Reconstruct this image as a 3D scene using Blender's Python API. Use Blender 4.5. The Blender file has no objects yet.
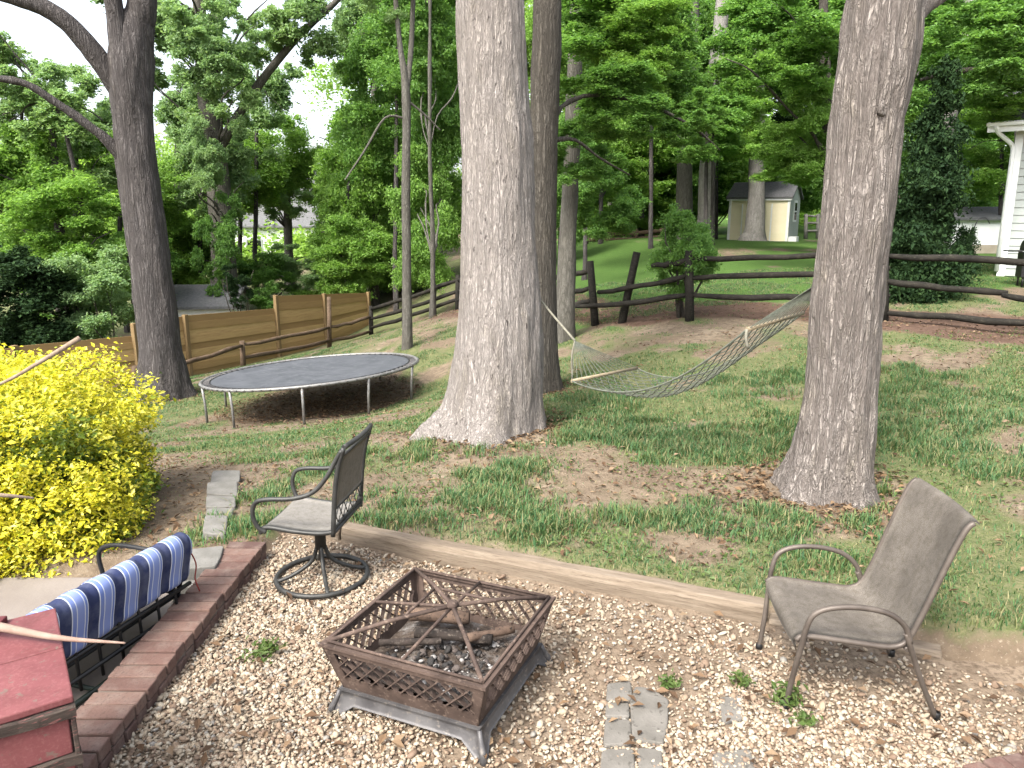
import bpy, math, random
import numpy as np
from mathutils import Vector

R = math.radians
rnd = random.Random(7)
rng = np.random.default_rng(7)
scene = bpy.context.scene
COL = scene.collection

# ------------------------------------------------------------------ camera, sky, sun, exposure
CAM_H, PITCH, FPX = 2.2, 12.5, 750.0
cam_d = bpy.data.cameras.new("camera")
cam = bpy.data.objects.new("camera", cam_d)
COL.objects.link(cam)
cam.location = (0, 0, CAM_H)
cam.rotation_euler = (R(90 - PITCH), 0, 0)
cam_d.sensor_width = 36.0
cam_d.lens = FPX / 1024 * 36.0
cam_d.clip_start = 0.05
cam_d.clip_end = 2000
scene.camera = cam

SUN_EL, SUN_AZ = 50.0, -146.0      # azimuth measured from +Y, clockwise positive: light from behind the camera and a little left
w = bpy.data.worlds.new("World")
scene.world = w
w.use_nodes = True
nt = w.node_tree
nt.nodes.clear()
sky = nt.nodes.new("ShaderNodeTexSky")
sky.sky_type = 'NISHITA'
sky.sun_disc = False
sky.sun_elevation = R(SUN_EL)
sky.sun_rotation = R(SUN_AZ)
sky.air_density = 1.0
sky.dust_density = 5.0
sky.ozone_density = 1.0
hs = nt.nodes.new("ShaderNodeHueSaturation")
hs.inputs['Saturation'].default_value = 0.42
bg = nt.nodes.new("ShaderNodeBackground")
bg.inputs['Strength'].default_value = 0.15
wo = nt.nodes.new("ShaderNodeOutputWorld")
nt.links.new(sky.outputs[0], hs.inputs['Color'])
nt.links.new(hs.outputs[0], bg.inputs[0])
nt.links.new(bg.outputs[0], wo.inputs[0])

sd = bpy.data.lights.new("sun", 'SUN')
sd.energy = 1.5
sd.angle = R(13)
sd.color = (1.0, 0.95, 0.87)
so = bpy.data.objects.new("sun", sd)
COL.objects.link(so)
sv = Vector((math.sin(R(SUN_AZ)) * math.cos(R(SUN_EL)), math.cos(R(SUN_AZ)) * math.cos(R(SUN_EL)), math.sin(R(SUN_EL))))
so.rotation_euler = sv.to_track_quat('Z', 'Y').to_euler()
so.location = (-10, -5, 20)

scene.view_settings.view_transform = 'Standard'
scene.view_settings.look = 'None'
scene.view_settings.gamma = 1.0
scene.view_settings.use_curve_mapping = False
scene.view_settings.exposure = 2.0
scene.render.engine = 'CYCLES'
cy = scene.cycles
cy.use_denoising = True
cy.max_bounces = 6
cy.diffuse_bounces = 3
cy.glossy_bounces = 2
cy.transmission_bounces = 3
cy.transparent_max_bounces = 4
cy.caustics_reflective = False
cy.caustics_refractive = False

# ------------------------------------------------------------------ measuring helpers
cp, sp = math.cos(R(PITCH)), math.sin(R(PITCH))

def ray(px, py):
    u = (px - 512) / FPX
    v = (384 - py) / FPX
    return Vector((u, cp + v * sp, -sp + v * cp))

def at(px, py, Y):
    """the place seen at that point of the photo, Y metres in front of the camera"""
    d = ray(px, py)
    t = Y / d.y
    return Vector((d.x * t, Y, CAM_H + d.z * t))

def on_z(px, py, z):
    d = ray(px, py)
    t = (z - CAM_H) / d.z
    return Vector((d.x * t, d.y * t, z))

def mpp(px, py, Y):
    return Y / ray(px, py).y / FPX

# ------------------------------------------------------------------ numpy noise
def _hash(ix, iy, iz, seed):
    n = (ix.astype(np.int64) * 374761393 + iy.astype(np.int64) * 668265263 + iz.astype(np.int64) * 2147483647 + seed * 974711) & 0xffffffff
    n = ((n ^ (n >> 13)) * 1274126177) & 0xffffffff
    n = n ^ (n >> 16)
    return (n & 0xffff) / 65535.0

def vnoise(x, y, z=None, seed=0):
    x = np.asarray(x, float); y = np.asarray(y, float)
    z = np.zeros_like(x) if z is None else np.asarray(z, float)
    ix, iy, iz = np.floor(x), np.floor(y), np.floor(z)
    fx, fy, fz = x - ix, y - iy, z - iz
    fx = fx * fx * (3 - 2 * fx); fy = fy * fy * (3 - 2 * fy); fz = fz * fz * (3 - 2 * fz)
    out = 0
    for dx in (0, 1):
        for dy in (0, 1):
            for dz in (0, 1):
                out = out + _hash(ix + dx, iy + dy, iz + dz, seed) * (fx if dx else 1 - fx) * (fy if dy else 1 - fy) * (fz if dz else 1 - fz)
    return out

def fbm(x, y, z=None, octs=4, seed=0):
    a, s, t = 1.0, 0.0, 0.0
    f = 1.0
    for o in range(octs):
        s = s + a * vnoise(np.asarray(x) * f, np.asarray(y) * f, None if z is None else np.asarray(z) * f, seed + o)
        t += a
        a *= 0.5
        f *= 2.03
    return s / t

def sstep(a, b, x):
    t = np.clip((np.asarray(x, float) - a) / (b - a), 0, 1)
    return t * t * (3 - 2 * t)

# ------------------------------------------------------------------ object helpers
def tag(o, label=None, cat=None, group=None, kind=None):
    if label: o["label"] = label
    if cat: o["category"] = cat
    if group: o["group"] = group
    if kind: o["kind"] = kind
    return o

def empty(name, loc=(0, 0, 0), rz=0.0):
    o = bpy.data.objects.new(name, None)
    o.empty_display_size = 0.2
    o.location = loc
    o.rotation_euler = (0, 0, rz)
    COL.objects.link(o)
    return o

def thing(name, label, cat, loc=(0, 0, 0), rz=0.0, group=None):
    return tag(empty(name, loc, rz), label, cat, group)

def link_mesh(name, me, mat, parent=None):
    o = bpy.data.objects.new(name, me)
    COL.objects.link(o)
    if mat and not me.materials: me.materials.append(mat)
    if parent: o.parent = parent
    return o

class MB:
    """collects shapes, then becomes ONE mesh object"""
    def __init__(s):
        s.v = []; s.f = []; s.sm = []

    def add(s, vs, fs, smooth=False):
        b = len(s.v)
        s.v.extend([tuple(p) for p in vs])
        s.f.extend([tuple(i + b for i in f) for f in fs])
        s.sm.extend([smooth] * len(fs))
        return s

    def box(s, c, size, rz=0.0, rx=0.0, ry=0.0, taper=1.0):
        hx, hy, hz = size[0] / 2, size[1] / 2, size[2] / 2
        from mathutils import Euler
        M = Euler((rx, ry, rz)).to_matrix()
        vs = []
        for z in (-1, 1):
            k = taper if z > 0 else 1.0
            for x, y in ((-1, -1), (1, -1), (1, 1), (-1, 1)):
                vs.append(M @ Vector((x * hx * k, y * hy * k, z * hz)) + Vector(c))
        return s.add(vs, [(3, 2, 1, 0), (4, 5, 6, 7), (0, 1, 5, 4), (1, 2, 6, 5), (2, 3, 7, 6), (3, 0, 4, 7)])

    def beam(s, a, b, w_, h_, up=(0, 0, 1), jit=0.0):
        """square bar from a to b"""
        a, b = Vector(a), Vector(b)
        d = (b - a).normalized()
        side = d.cross(Vector(up))
        if side.length < 1e-4: side = d.cross(Vector((0, 1, 0)))
        side.normalize()
        u = side.cross(d).normalized()
        vs = []
        for p in (a, b):
            for x, y in ((-1, -1), (1, -1), (1, 1), (-1, 1)):
                vs.append(p + side * x * w_ / 2 * (1 + rnd.uniform(-jit, jit)) + u * y * h_ / 2 * (1 + rnd.uniform(-jit, jit)))
        return s.add(vs, [(3, 2, 1, 0), (4, 5, 6, 7), (0, 1, 5, 4), (1, 2, 6, 5), (2, 3, 7, 6), (3, 0, 4, 7)])

    def tube(s, pts, r, n=8, closed=False, caps=True, flat=None):
        pts = [Vector(p) for p in pts]
        m = len(pts)
        rr = [r] * m if isinstance(r, (int, float)) else list(r)
        tang = []
        for i in range(m):
            if closed: t = pts[(i + 1) % m] - pts[i - 1]
            else: t = pts[min(i + 1, m - 1)] - pts[max(i - 1, 0)]
            tang.append(t.normalized() if t.length > 1e-9 else Vector((0, 0, 1)))
        nrm = tang[0].orthogonal().normalized()
        vs = []
        for i in range(m):
            t = tang[i]
            nrm = (nrm - t * nrm.dot(t))
            nrm = nrm.normalized() if nrm.length > 1e-6 else t.orthogonal().normalized()
            bn = t.cross(nrm)
            for k in range(n):
                a = 2 * math.pi * k / n
                vs.append(pts[i] + (nrm * math.cos(a) + bn * math.sin(a)) * rr[i])
        fs = []
        for i in range(m if closed else m - 1):
            j = (i + 1) % m
            for k in range(n):
                k2 = (k + 1) % n
                fs.append((i * n + k, i * n + k2, j * n + k2, j * n + k))
        s.add(vs, fs, True)
        if caps and not closed:
            b = len(s.v) - len(vs)
            s.f.append(tuple(b + k for k in reversed(range(n)))); s.sm.append(False)
            s.f.append(tuple(b + (m - 1) * n + k for k in range(n))); s.sm.append(False)
        return s

    def lathe(s, prof, c=(0, 0, 0), n=24, closed=False):
        vs, fs = [], []
        for r_, z in prof:
            for k in range(n):
                a = 2 * math.pi * k / n
                vs.append((c[0] + r_ * math.cos(a), c[1] + r_ * math.sin(a), c[2] + z))
        for i in range(len(prof) - 1):
            for k in range(n):
                k2 = (k + 1) % n
                fs.append((i * n + k, i * n + k2, (i + 1) * n + k2, (i + 1) * n + k))
        return s.add(vs, fs, True)

    def sheet(s, rows, thick=None, smooth=True):
        """grid of points (list of rows); thick gives it a back side"""
        m, n = len(rows), len(rows[0])
        P = [[Vector(p) for p in r] for r in rows]
        fs = []
        if thick is None:
            vs = [p for r in P for p in r]
            for i in range(m - 1):
                for j in range(n - 1):
                    fs.append((i * n + j, i * n + j + 1, (i + 1) * n + j + 1, (i + 1) * n + j))
            return s.add(vs, fs, smooth)
        N = [[None] * n for _ in range(m)]
        for i in range(m):
            for j in range(n):
                a = P[min(i + 1, m - 1)][j] - P[max(i - 1, 0)][j]
                b = P[i][min(j + 1, n - 1)] - P[i][max(j - 1, 0)]
                N[i][j] = b.cross(a).normalized()
        vs = [P[i][j] + N[i][j] * thick / 2 for i in range(m) for j in range(n)] + [P[i][j] - N[i][j] * thick / 2 for i in range(m) for j in range(n)]
        o = m * n
        for i in range(m - 1):
            for j in range(n - 1):
                q = (i * n + j, i * n + j + 1, (i + 1) * n + j + 1, (i + 1) * n + j)
                fs.append(q[::-1]); fs.append(tuple(k + o for k in q))
        for i in range(m - 1):
            fs.append((i * n, i * n + o, (i + 1) * n + o, (i + 1) * n)[::-1])
            fs.append((i * n + n - 1, (i + 1) * n + n - 1, (i + 1) * n + n - 1 + o, i * n + n - 1 + o)[::-1])
        for j in range(n - 1):
            fs.append((j, j + 1, j + 1 + o, j + o)[::-1])
            a = (m - 1) * n + j
            fs.append((a, a + o, a + 1 + o, a + 1)[::-1])
        return s.add(vs, fs, smooth)

    def build(s, name, mat, parent=None, bevel=0.0, weld=False):
        used = sorted({i for f in s.f for i in f}); mp_ = {i: k for k, i in enumerate(used)}
        me = bpy.data.meshes.new(name)
        me.from_pydata([s.v[i] for i in used], [], [tuple(mp_[i] for i in f) for f in s.f])
        me.polygons.foreach_set("use_smooth", s.sm)
        me.update()
        o = link_mesh(name, me, mat, parent)
        if bevel:
            b = o.modifiers.new("bevel", 'BEVEL')
            b.width = bevel; b.segments = 2; b.limit_method = 'ANGLE'; b.angle_limit = R(50)
        return o

def np_mesh(name, V, F, smooth=False):
    """V (n,3), F (m,k) same-size faces"""
    me = bpy.data.meshes.new(name)
    V = np.ascontiguousarray(V, dtype=np.float32); F = np.ascontiguousarray(F, dtype=np.int32)
    me.vertices.add(len(V)); me.vertices.foreach_set("co", V.ravel())
    m, k = F.shape
    me.loops.add(m * k); me.loops.foreach_set("vertex_index", F.ravel())
    me.polygons.add(m)
    me.polygons.foreach_set("loop_start", np.arange(0, m * k, k, dtype=np.int32))
    me.polygons.foreach_set("loop_total", np.full(m, k, dtype=np.int32))
    me.polygons.foreach_set("use_smooth", np.full(m, smooth, dtype=bool))
    me.update(calc_edges=True)
    return me

def crspline(P, n):
    """Catmull-Rom through P (list of vectors / tuples of any length), n samples"""
    A = np.array([list(p) for p in P], float)
    A = np.vstack([2 * A[0] - A[1], A, 2 * A[-1] - A[-2]])
    m = len(P) - 1
    out = []
    for i in range(n):
        t = i / (n - 1) * m
        k = min(int(t), m - 1); t -= k
        p0, p1, p2, p3 = A[k], A[k + 1], A[k + 2], A[k + 3]
        out.append(0.5 * ((2 * p1) + (-p0 + p2) * t + (2 * p0 - 5 * p1 + 4 * p2 - p3) * t * t + (-p0 + 3 * p1 - 3 * p2 + p3) * t ** 3))
    return np.array(out)

def spl(P, n):
    return [Vector(p) for p in crspline(P, n)]

# ------------------------------------------------------------------ materials
class NT:
    def __init__(s, name, k=0.68):
        s.k = k                       # real surface colours for a picture exposed for the shade
        s.m = bpy.data.materials.new(name)
        s.m.use_nodes = True
        s.t = s.m.node_tree
        s.t.nodes.clear()
        s.out = s.n("ShaderNodeOutputMaterial")
        s.p = s.n("ShaderNodeBsdfPrincipled")
        s.t.links.new(s.p.outputs[0], s.out.inputs[0])
        s.tc = s.n("ShaderNodeTexCoord")

    def n(s, t, **kw):
        x = s.t.nodes.new(t)
        for k, v in kw.items(): setattr(x, k, v)
        return x

    def l(s, a, b): s.t.links.new(a, b)

    def mapped(s, scale=(1, 1, 1), src='Object'):
        mp = s.n("ShaderNodeMapping")
        mp.inputs['Scale'].default_value = scale
        s.l(s.tc.outputs[src], mp.inputs[0])
        return mp.outputs[0]

    def noise(s, vec, scale, detail=4, rough=0.55, dist=0.0):
        x = s.n("ShaderNodeTexNoise")
        x.inputs['Scale'].default_value = scale; x.inputs['Detail'].default_value = detail
        x.inputs['Roughness'].default_value = rough; x.inputs['Distortion'].default_value = dist
        s.l(vec, x.inputs['Vector'])
        return x.outputs[0]

    def voro(s, vec, scale, feature='F1'):
        x = s.n("ShaderNodeTexVoronoi", feature=feature)
        x.inputs['Scale'].default_value = scale
        s.l(vec, x.inputs['Vector'])
        return x

    def ramp(s, fac, stops, interp='LINEAR'):
        x = s.n("ShaderNodeValToRGB")
        x.color_ramp.interpolation = interp
        el = x.color_ramp.elements
        while len(el) < len(stops): el.new(0.5)
        for e, (p, c) in zip(el, stops):
            e.position = p
            e.color = (c, c, c, 1) if isinstance(c, (int, float)) else (*[q * s.k for q in c], 1)
        s.l(fac, x.inputs[0])
        return x.outputs[0]

    def mix(s, fac, a, b, blend='MIX'):
        x = s.n("ShaderNodeMix", data_type='RGBA', blend_type=blend)
        for sock, val in ((x.inputs[0], fac), (x.inputs[6], a), (x.inputs[7], b)):
            if isinstance(val, (int, float)): sock.default_value = val
            elif isinstance(val, tuple): sock.default_value = (*[q * (s.k if blend == 'MIX' else 1) for q in val], 1)
            else: s.l(val, sock)
        return x.outputs[2]

    def math(s, op, a, b=0.0):
        x = s.n("ShaderNodeMath", operation=op)
        for sock, val in ((x.inputs[0], a), (x.inputs[1], b)):
            if isinstance(val, (int, float)): sock.default_value = val
            else: s.l(val, sock)
        return x.outputs[0]

    def attr(s, name):
        return s.n("ShaderNodeAttribute", attribute_name=name).outputs['Fac']

    def island(s):
        return s.n("ShaderNodeNewGeometry").outputs['Random Per Island']

    def bump(s, h, strength=0.5, dist=0.02):
        b = s.n("ShaderNodeBump")
        b.inputs['Strength'].default_value = strength; b.inputs['Distance'].default_value = dist
        s.l(h, b.inputs['Height']); s.l(b.outputs[0], s.p.inputs['Normal'])

    def set(s, col=None, rough=None, metal=None, spec=None):
        if col is not None:
            if isinstance(col, tuple): s.p.inputs['Base Color'].default_value = (*[q * s.k for q in col], 1)
            else: s.l(col, s.p.inputs['Base Color'])
        if rough is not None:
            if isinstance(rough, (int, float)): s.p.inputs['Roughness'].default_value = rough
            else: s.l(rough, s.p.inputs['Roughness'])
        if metal is not None: s.p.inputs['Metallic'].default_value = metal
        if spec is not None: s.p.inputs['Specular IOR Level'].default_value = spec
        return s.m

def worn(name, c1, c2, scale=6.0, rough=0.6, metal=0.0, bump=0.2, stretch=(1, 1, 1), c3=None, dist=0.004, k=0.68):
    t = NT(name, k)
    v = t.mapped(stretch)
    n1 = t.noise(v, scale, 6, 0.6)
    col = t.ramp(n1, [(0.35, c1), (0.65, c2)])
    if c3:
        n2 = t.noise(v, scale * 4.3, 5, 0.65)
        col = t.mix(t.ramp(n2, [(0.56, 0.0), (0.66, 1.0)]), col, c3)
    n3 = t.noise(v, scale * 9, 4, 0.6)
    if bump: t.bump(n3, bump, dist)
    return t.set(col, t.ramp(n1, [(0.3, rough * 0.85), (0.7, min(1, rough * 1.15))]), metal, 0.15 if rough > .75 else .35)

def leaf_mat(name, cols, trans=0.45, rough=0.5, spec=0.3, k=1.0):
    t = NT(name, k)
    i = t.island()
    n = len(cols)
    col = t.ramp(i, [(k / max(1, n - 1), c) for k, c in enumerate(cols)])
    big = t.noise(t.mapped(), 0.55, 3, 0.5)
    col = t.mix(t.ramp(big, [(0.35, 0.0), (0.7, 0.5)]), col, t.mix(1.0, col, (1.12, 1.06, 0.8), 'MULTIPLY'))
    t.set(col, rough, spec=spec)
    tr = t.n("ShaderNodeBsdfTranslucent")
    t.l(t.mix(1.0, col, (1.16, 1.18, 0.72), 'MULTIPLY'), tr.inputs[0])
    mx = t.n("ShaderNodeMixShader")
    mx.inputs[0].default_value = trans
    t.l(t.p.outputs[0], mx.inputs[1]); t.l(tr.outputs[0], mx.inputs[2]); t.l(mx.outputs[0], t.out.inputs[0])
    return t.m

def bark_mat(name, dark, mid, light, scale=16.0, stretch=0.10, depth=0.16, bump=0.8, dist=0.02, speck=None, horiz=0.5):
    """furrowed bark: ridged noise drawn out along the trunk, broken by short cross cracks"""
    t = NT(name)
    v = t.mapped((1, 1, stretch))
    def ridge(vec, sc, d=0.6):
        n_ = t.noise(vec, sc, 3, 0.55, d)
        return t.math('MULTIPLY', t.math('ABSOLUTE', t.math('SUBTRACT', n_, 0.5)), 2.0)
    r1 = ridge(v, scale, 0.9)
    r2 = ridge(t.mapped((1, 1, stretch * 1.6)), scale * 2.1, 0.5)
    r3 = ridge(t.mapped((1, 1, 0.75)), scale * 0.75, 0.5)
    f1 = t.ramp(r1, [(0.0, 0.0), (depth, 0.75), (depth * 2.6, 1.0)])
    f2 = t.ramp(r2, [(0.0, 0.35), (depth * 1.2, 1.0)])
    f3 = t.ramp(r3, [(0.0, 1.0 - horiz), (0.05, 1.0)])
    crack = t.math('MULTIPLY', t.math('MULTIPLY', f1, f2), f3)
    fine = t.noise(t.mapped((1, 1, 0.35)), scale * 5.0, 6, 0.75)
    big = t.noise(t.mapped((1, 1, 0.6)), 2.1, 5, 0.6)
    base = t.mix(t.ramp(fine, [(0.35, 0.0), (0.66, 1.0)]), mid, light)
    base = t.mix(t.ramp(big, [(0.38, 0.0), (0.66, 0.75)]), base, t.mix(1.0, base, (0.74, 0.72, 0.68), 'MULTIPLY'))
    st_ = t.noise(t.mapped((1, 1, 0.35)), 4.7, 5, 0.65)
    base = t.mix(t.ramp(st_, [(0.54, 0.0), (0.66, 0.55)]), base, t.mix(1.0, base, (0.72, 0.70, 0.60), 'MULTIPLY'))
    col = t.mix(crack, dark, base)
    if speck:
        sn = t.noise(t.mapped((1, 1, 0.30)), 24.0, 4, 0.6)
        col = t.mix(t.ramp(sn, [(0.63, 0.0), (0.68, 0.9)]), col, speck)
    h = t.math('ADD', crack, t.math('MULTIPLY', fine, 0.5))
    t.bump(h, bump, dist)
    return t.set(col, 0.92, spec=0.12)

M = {}
M['bark_pale'] = bark_mat('pale_oak_bark', (0.235, 0.21, 0.192), (0.44, 0.40, 0.368), (0.60, 0.552, 0.515), 25, 0.10, 0.14, 0.9, 0.018, (0.085, 0.072, 0.068), 0.3)
M['bark_ridged'] = bark_mat('ridged_oak_bark', (0.17, 0.147, 0.132), (0.41, 0.366, 0.333), (0.56, 0.506, 0.465), 19, 0.085, 0.17, 1.0, 0.028, None, 0.45)
M['bark_dark'] = bark_mat('dark_bark', (0.065, 0.058, 0.056), (0.145, 0.132, 0.128), (0.22, 0.203, 0.198), 12, 0.08, 0.16, 0.9, 0.03)
M['bark_brown'] = bark_mat('brown_bark', (0.07, 0.062, 0.052), (0.15, 0.135, 0.115), (0.23, 0.21, 0.18), 16, 0.10, 0.16, 0.9, 0.025)
M['bark_grey'] = bark_mat('grey_bark', (0.085, 0.08, 0.068), (0.145, 0.138, 0.12), (0.21, 0.20, 0.175), 12, 0.15, 0.12, 0.6, 0.015)
M['bark_light'] = bark_mat('light_grey_bark', (0.19, 0.18, 0.165), (0.30, 0.285, 0.265), (0.41, 0.39, 0.365), 9, 0.16, 0.12, 0.5, 0.015)

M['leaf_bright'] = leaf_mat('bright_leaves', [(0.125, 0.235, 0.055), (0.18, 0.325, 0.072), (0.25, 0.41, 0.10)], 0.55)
M['leaf_far'] = leaf_mat('far_leaves', [(0.16, 0.27, 0.06), (0.22, 0.36, 0.08), (0.29, 0.45, 0.11)], 0.55)  # bright green lightened further: haze of distance put into the leaf colour
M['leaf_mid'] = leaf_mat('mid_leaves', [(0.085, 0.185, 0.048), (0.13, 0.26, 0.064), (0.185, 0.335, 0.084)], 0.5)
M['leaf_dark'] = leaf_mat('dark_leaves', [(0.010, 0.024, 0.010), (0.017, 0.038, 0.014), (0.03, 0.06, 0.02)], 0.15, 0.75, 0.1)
M['leaf_pale'] = leaf_mat('pale_leaves', [(0.16, 0.275, 0.125), (0.215, 0.335, 0.155), (0.27, 0.39, 0.185)], 0.5)
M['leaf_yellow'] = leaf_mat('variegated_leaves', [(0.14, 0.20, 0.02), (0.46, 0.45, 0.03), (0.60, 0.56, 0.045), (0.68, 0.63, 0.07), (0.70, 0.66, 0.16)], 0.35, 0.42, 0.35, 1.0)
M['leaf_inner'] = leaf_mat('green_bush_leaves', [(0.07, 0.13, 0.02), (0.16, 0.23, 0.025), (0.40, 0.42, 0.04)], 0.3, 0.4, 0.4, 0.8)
M['grass'] = leaf_mat('grass_blades', [(0.045, 0.122, 0.056), (0.07, 0.162, 0.068), (0.095, 0.192, 0.075), (0.125, 0.205, 0.075), (0.20, 0.21, 0.095), (0.33, 0.29, 0.17)], 0.35, 0.55, 0.2, 0.8)
M['weed'] = leaf_mat('weed_leaves', [(0.075, 0.14, 0.035), (0.15, 0.21, 0.065)], 0.4, k=0.75)
M['dead_leaf'] = leaf_mat('dead_leaves', [(0.07, 0.045, 0.03), (0.13, 0.08, 0.05), (0.22, 0.145, 0.09), (0.30, 0.22, 0.15)], 0.1, 0.8, 0.1, 0.68)

# ------------------------------------------------------------------ terrain
TIMBER_A, TIMBER_B = Vector((-1.62, 5.06, 0)), Vector((2.32, 3.42, 0))
def pit_line(x):
    """far edge (Y) of the sunken seating area and patio for a given X"""
    x = np.asarray(x, float)
    y = TIMBER_A.y + (x - TIMBER_A.x) * (TIMBER_B.y - TIMBER_A.y) / (TIMBER_B.x - TIMBER_A.x)
    y = np.where(x > 2.32, 3.42 - (x - 2.32) * 0.25, y)
    return np.where(x < -1.66, 4.45, y)

_c = []
def ctl(px, py, Y):
    p = at(px, py, Y); _c.append((p.x, p.y, p.z))
for a in [(490, 440, 7.1), (820, 508, 5.3), (330, 420, 11), (215, 421, 11.5), (385, 402, 12.5), (165, 398, 14.3), (430, 400, 11), (350, 480, 6.2),
          (200, 440, 9.5), (700, 420, 7.6), (950, 420, 7.0), (1000, 560, 4.2), (950, 350, 10), (650, 345, 11.5), (800, 240, 36), (740, 241, 36), (800, 262, 22),
          (620, 240, 30), (1000, 276, 16), (960, 252, 28), (690, 322, 13), (595, 325, 14.5), (1024, 330, 11), (880, 322, 12), (458, 310, 20), (370, 336, 24),
          (243, 368, 18.9), (135, 392, 15.5), (190, 377, 18.5), (560, 330, 14.5), (420, 345, 15.5)]:
    ctl(*a)
_c += [(-1.4, 5.3, 0.07), (0, 4.75, 0.09), (1.4, 4.2, 0.10), (2.6, 3.7, 0.12), (-2.6, 5.6, -0.05), (-3.8, 5.4, -0.08), (-6, 6, -0.35), (4.5, 2, 0.2), (-5, 0, 0.0), (0, 0, 0.0), (5, -2, 0.2),
       (-11, 14, -1.65), (-14, 26, -1.9), (-30, 40, -2.2), (0, 45, 0.8), (30, 40, 1.8), (40, 10, 1.5), (-40, 5, -1.8), (-60, 80, -2), (60, 80, 3), (0, 90, 2.5), (0, -40, 0), (-60, -40, -1), (60, -40, 1)]
_C = np.array(_c)
def _phi(r2):
    return 0.5 * r2 * np.log(np.maximum(r2, 1e-12))
_n = len(_C)
_K = _phi(((_C[:, None, :2] - _C[None, :, :2]) ** 2).sum(-1)) + np.eye(_n) * 0.6
_P = np.hstack([np.ones((_n, 1)), _C[:, :2]])
_A = np.vstack([np.hstack([_K, _P]), np.hstack([_P.T, np.zeros((3, 3))])])
_W = np.linalg.solve(_A, np.concatenate([_C[:, 2], np.zeros(3)]))

def h_raw(x, y):
    x = np.asarray(x, float); y = np.asarray(y, float)
    sh = x.shape
    q = np.stack([np.clip(x, -90, 90).ravel(), np.clip(y, -50, 100).ravel()], 1)
    r2 = ((q[:, None, :] - _C[None, :, :2]) ** 2).sum(-1)
    return (_phi(r2) @ _W[:_n] + _W[_n] + q @ _W[_n + 1:]).reshape(sh)

def H(x, y):
    x = np.asarray(x, float); y = np.asarray(y, float)
    z = h_raw(x, y) + (fbm(x * 1.3, y * 1.3, octs=3, seed=3) - 0.5) * 0.10
    d = y - pit_line(x)
    k = sstep(-0.02, 0.14, d)
    return z * k + (-0.085) * (1 - k)

def hz(x, y): return float(H(np.array([x]), np.array([y]))[0])

def ground(px, py, lo=2.0, hi=60.0):
    """where the ray through that point of the photo meets the ground"""
    Y = np.linspace(lo, hi, 1500)
    d = ray(px, py)
    X = d.x / d.y * Y; Z = CAM_H + d.z / d.y * Y
    s = Z - H(X, Y)
    i = int(np.argmax(s < 0))
    return Vector((X[i], Y[i], float(H(X[i:i+1], Y[i:i+1])[0])))

def cover(x, y):
    """how well grass grows here, 0 to 1"""
    n = fbm(x * 0.55 + 3.1, y * 0.55, octs=4, seed=21)
    n2 = fbm(x * 2.2, y * 2.2 + 9, octs=3, seed=33)
    c = sstep(0.36, 0.56, n * 0.5 + n2 * 0.5)
    c = np.maximum(c, 0.42 * sstep(6.3, 7.5, y) * sstep(.3, .5, n2))
    near = 1 - sstep(6.5, 8.5, y)
    c = np.clip(c + 0.18 * near * (n2 - 0.35) * 2, 0, 1)
    # bare soil round the two big trunks, under the trampoline, along the rail fence and down the timber
    for (bx, by, br) in ((-0.15, 7.3, 1.0), (2.38, 5.5, .9), (1.9, 7.2, .5), (3.9, 4.9, 0.5), (0.9, 6.2, 0.45), (3.0, 8.4, 0.4), (1.2, 4.6, 0.35), (4.6, 6.2, .5)):
        c = c * (1 - 0.9 * np.exp(-(((x - bx) ** 2 + (y - by) ** 2) / br ** 2) ** 2))
    c = c * (1 - 0.95 * np.exp(-(((x + 3.3) / 1.7) ** 2 + ((y - 12.7) / 1.6) ** 2) ** 2))
    c = c * sstep(0.0, 0.25, y - pit_line(x))
    c = np.where((x < -2.3) & (y < 7.2), c * 0.1, c)
    # lush grass close behind the timber and left of the big oak
    for (bx, by, br, k) in ((-1.5, 6.3, 0.7, .95), (-2.0, 7.3, .6, .8), (-.3, 5.9, .5, .8), (0.3, 5.3, .6, .8), (1.0, 5.2, .5, .7), (1.15, 6.6, .45, .8), (3.0, 4.0, .35, .8), (0.55, 7.8, .5, .8), (3.4, 7.5, 0.9, .5), (-2.8, 9.4, 1.3, .8), (-5, 10.5, 1.2, .8), (-1.4, 11.5, 0.8, .6)):
        c = np.maximum(c, k * np.exp(-(((x - bx) ** 2 + (y - by) ** 2) / br ** 2) ** 2) * (0.35 + 0.65 * sstep(.35, .6, n2)))
    c = c * (1 - .68 * np.exp(-(((x + .15) / 2.4) ** 2 + ((y - 5.7) / 1.2) ** 2) ** 2))
    # fence strip
    c = c * (1 - 0.95 * fence_strip(x, y))
    c = np.where((y > 14.5) & (x > 0), np.maximum(c, 0.9 * sstep(0.25, 0.4, n)), c)
    return np.clip(c, 0, 1)

FENCE_PATH = []
for (px, py, Y) in [(135, 392, 15.5), (243, 368, 18.9), (370, 336, 24), (458, 310, 20), (550, 326, 16), (595, 325, 14.5), (690, 322, 13), (880, 322, 12), (1024, 330, 11), (1300, 330, 9)]:
    q = at(px, py, Y); FENCE_PATH.append((q.x, q.y))
def path_dist(x, y, path):
    d = np.full(np.shape(x), 1e9)
    for (ax, ay), (bx, by) in zip(path[:-1], path[1:]):
        dx, dy = bx - ax, by - ay
        t = np.clip(((x - ax) * dx + (y - ay) * dy) / (dx * dx + dy * dy), 0, 1)
        d = np.minimum(d, np.hypot(x - ax - t * dx, y - ay - t * dy))
    return d
def fence_strip(x, y):
    d = path_dist(x, y - np.where(x > 1.0, 1.5 - 1.5 * sstep(3.5, 6.5, x), 0.3), FENCE_PATH[3:])
    wob = fbm(x * 0.9, y * 0.9, octs=3, seed=5)
    return 1 - sstep(0.35 + wob * 0.7, 0.9 + wob * 1.1, d)

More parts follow.
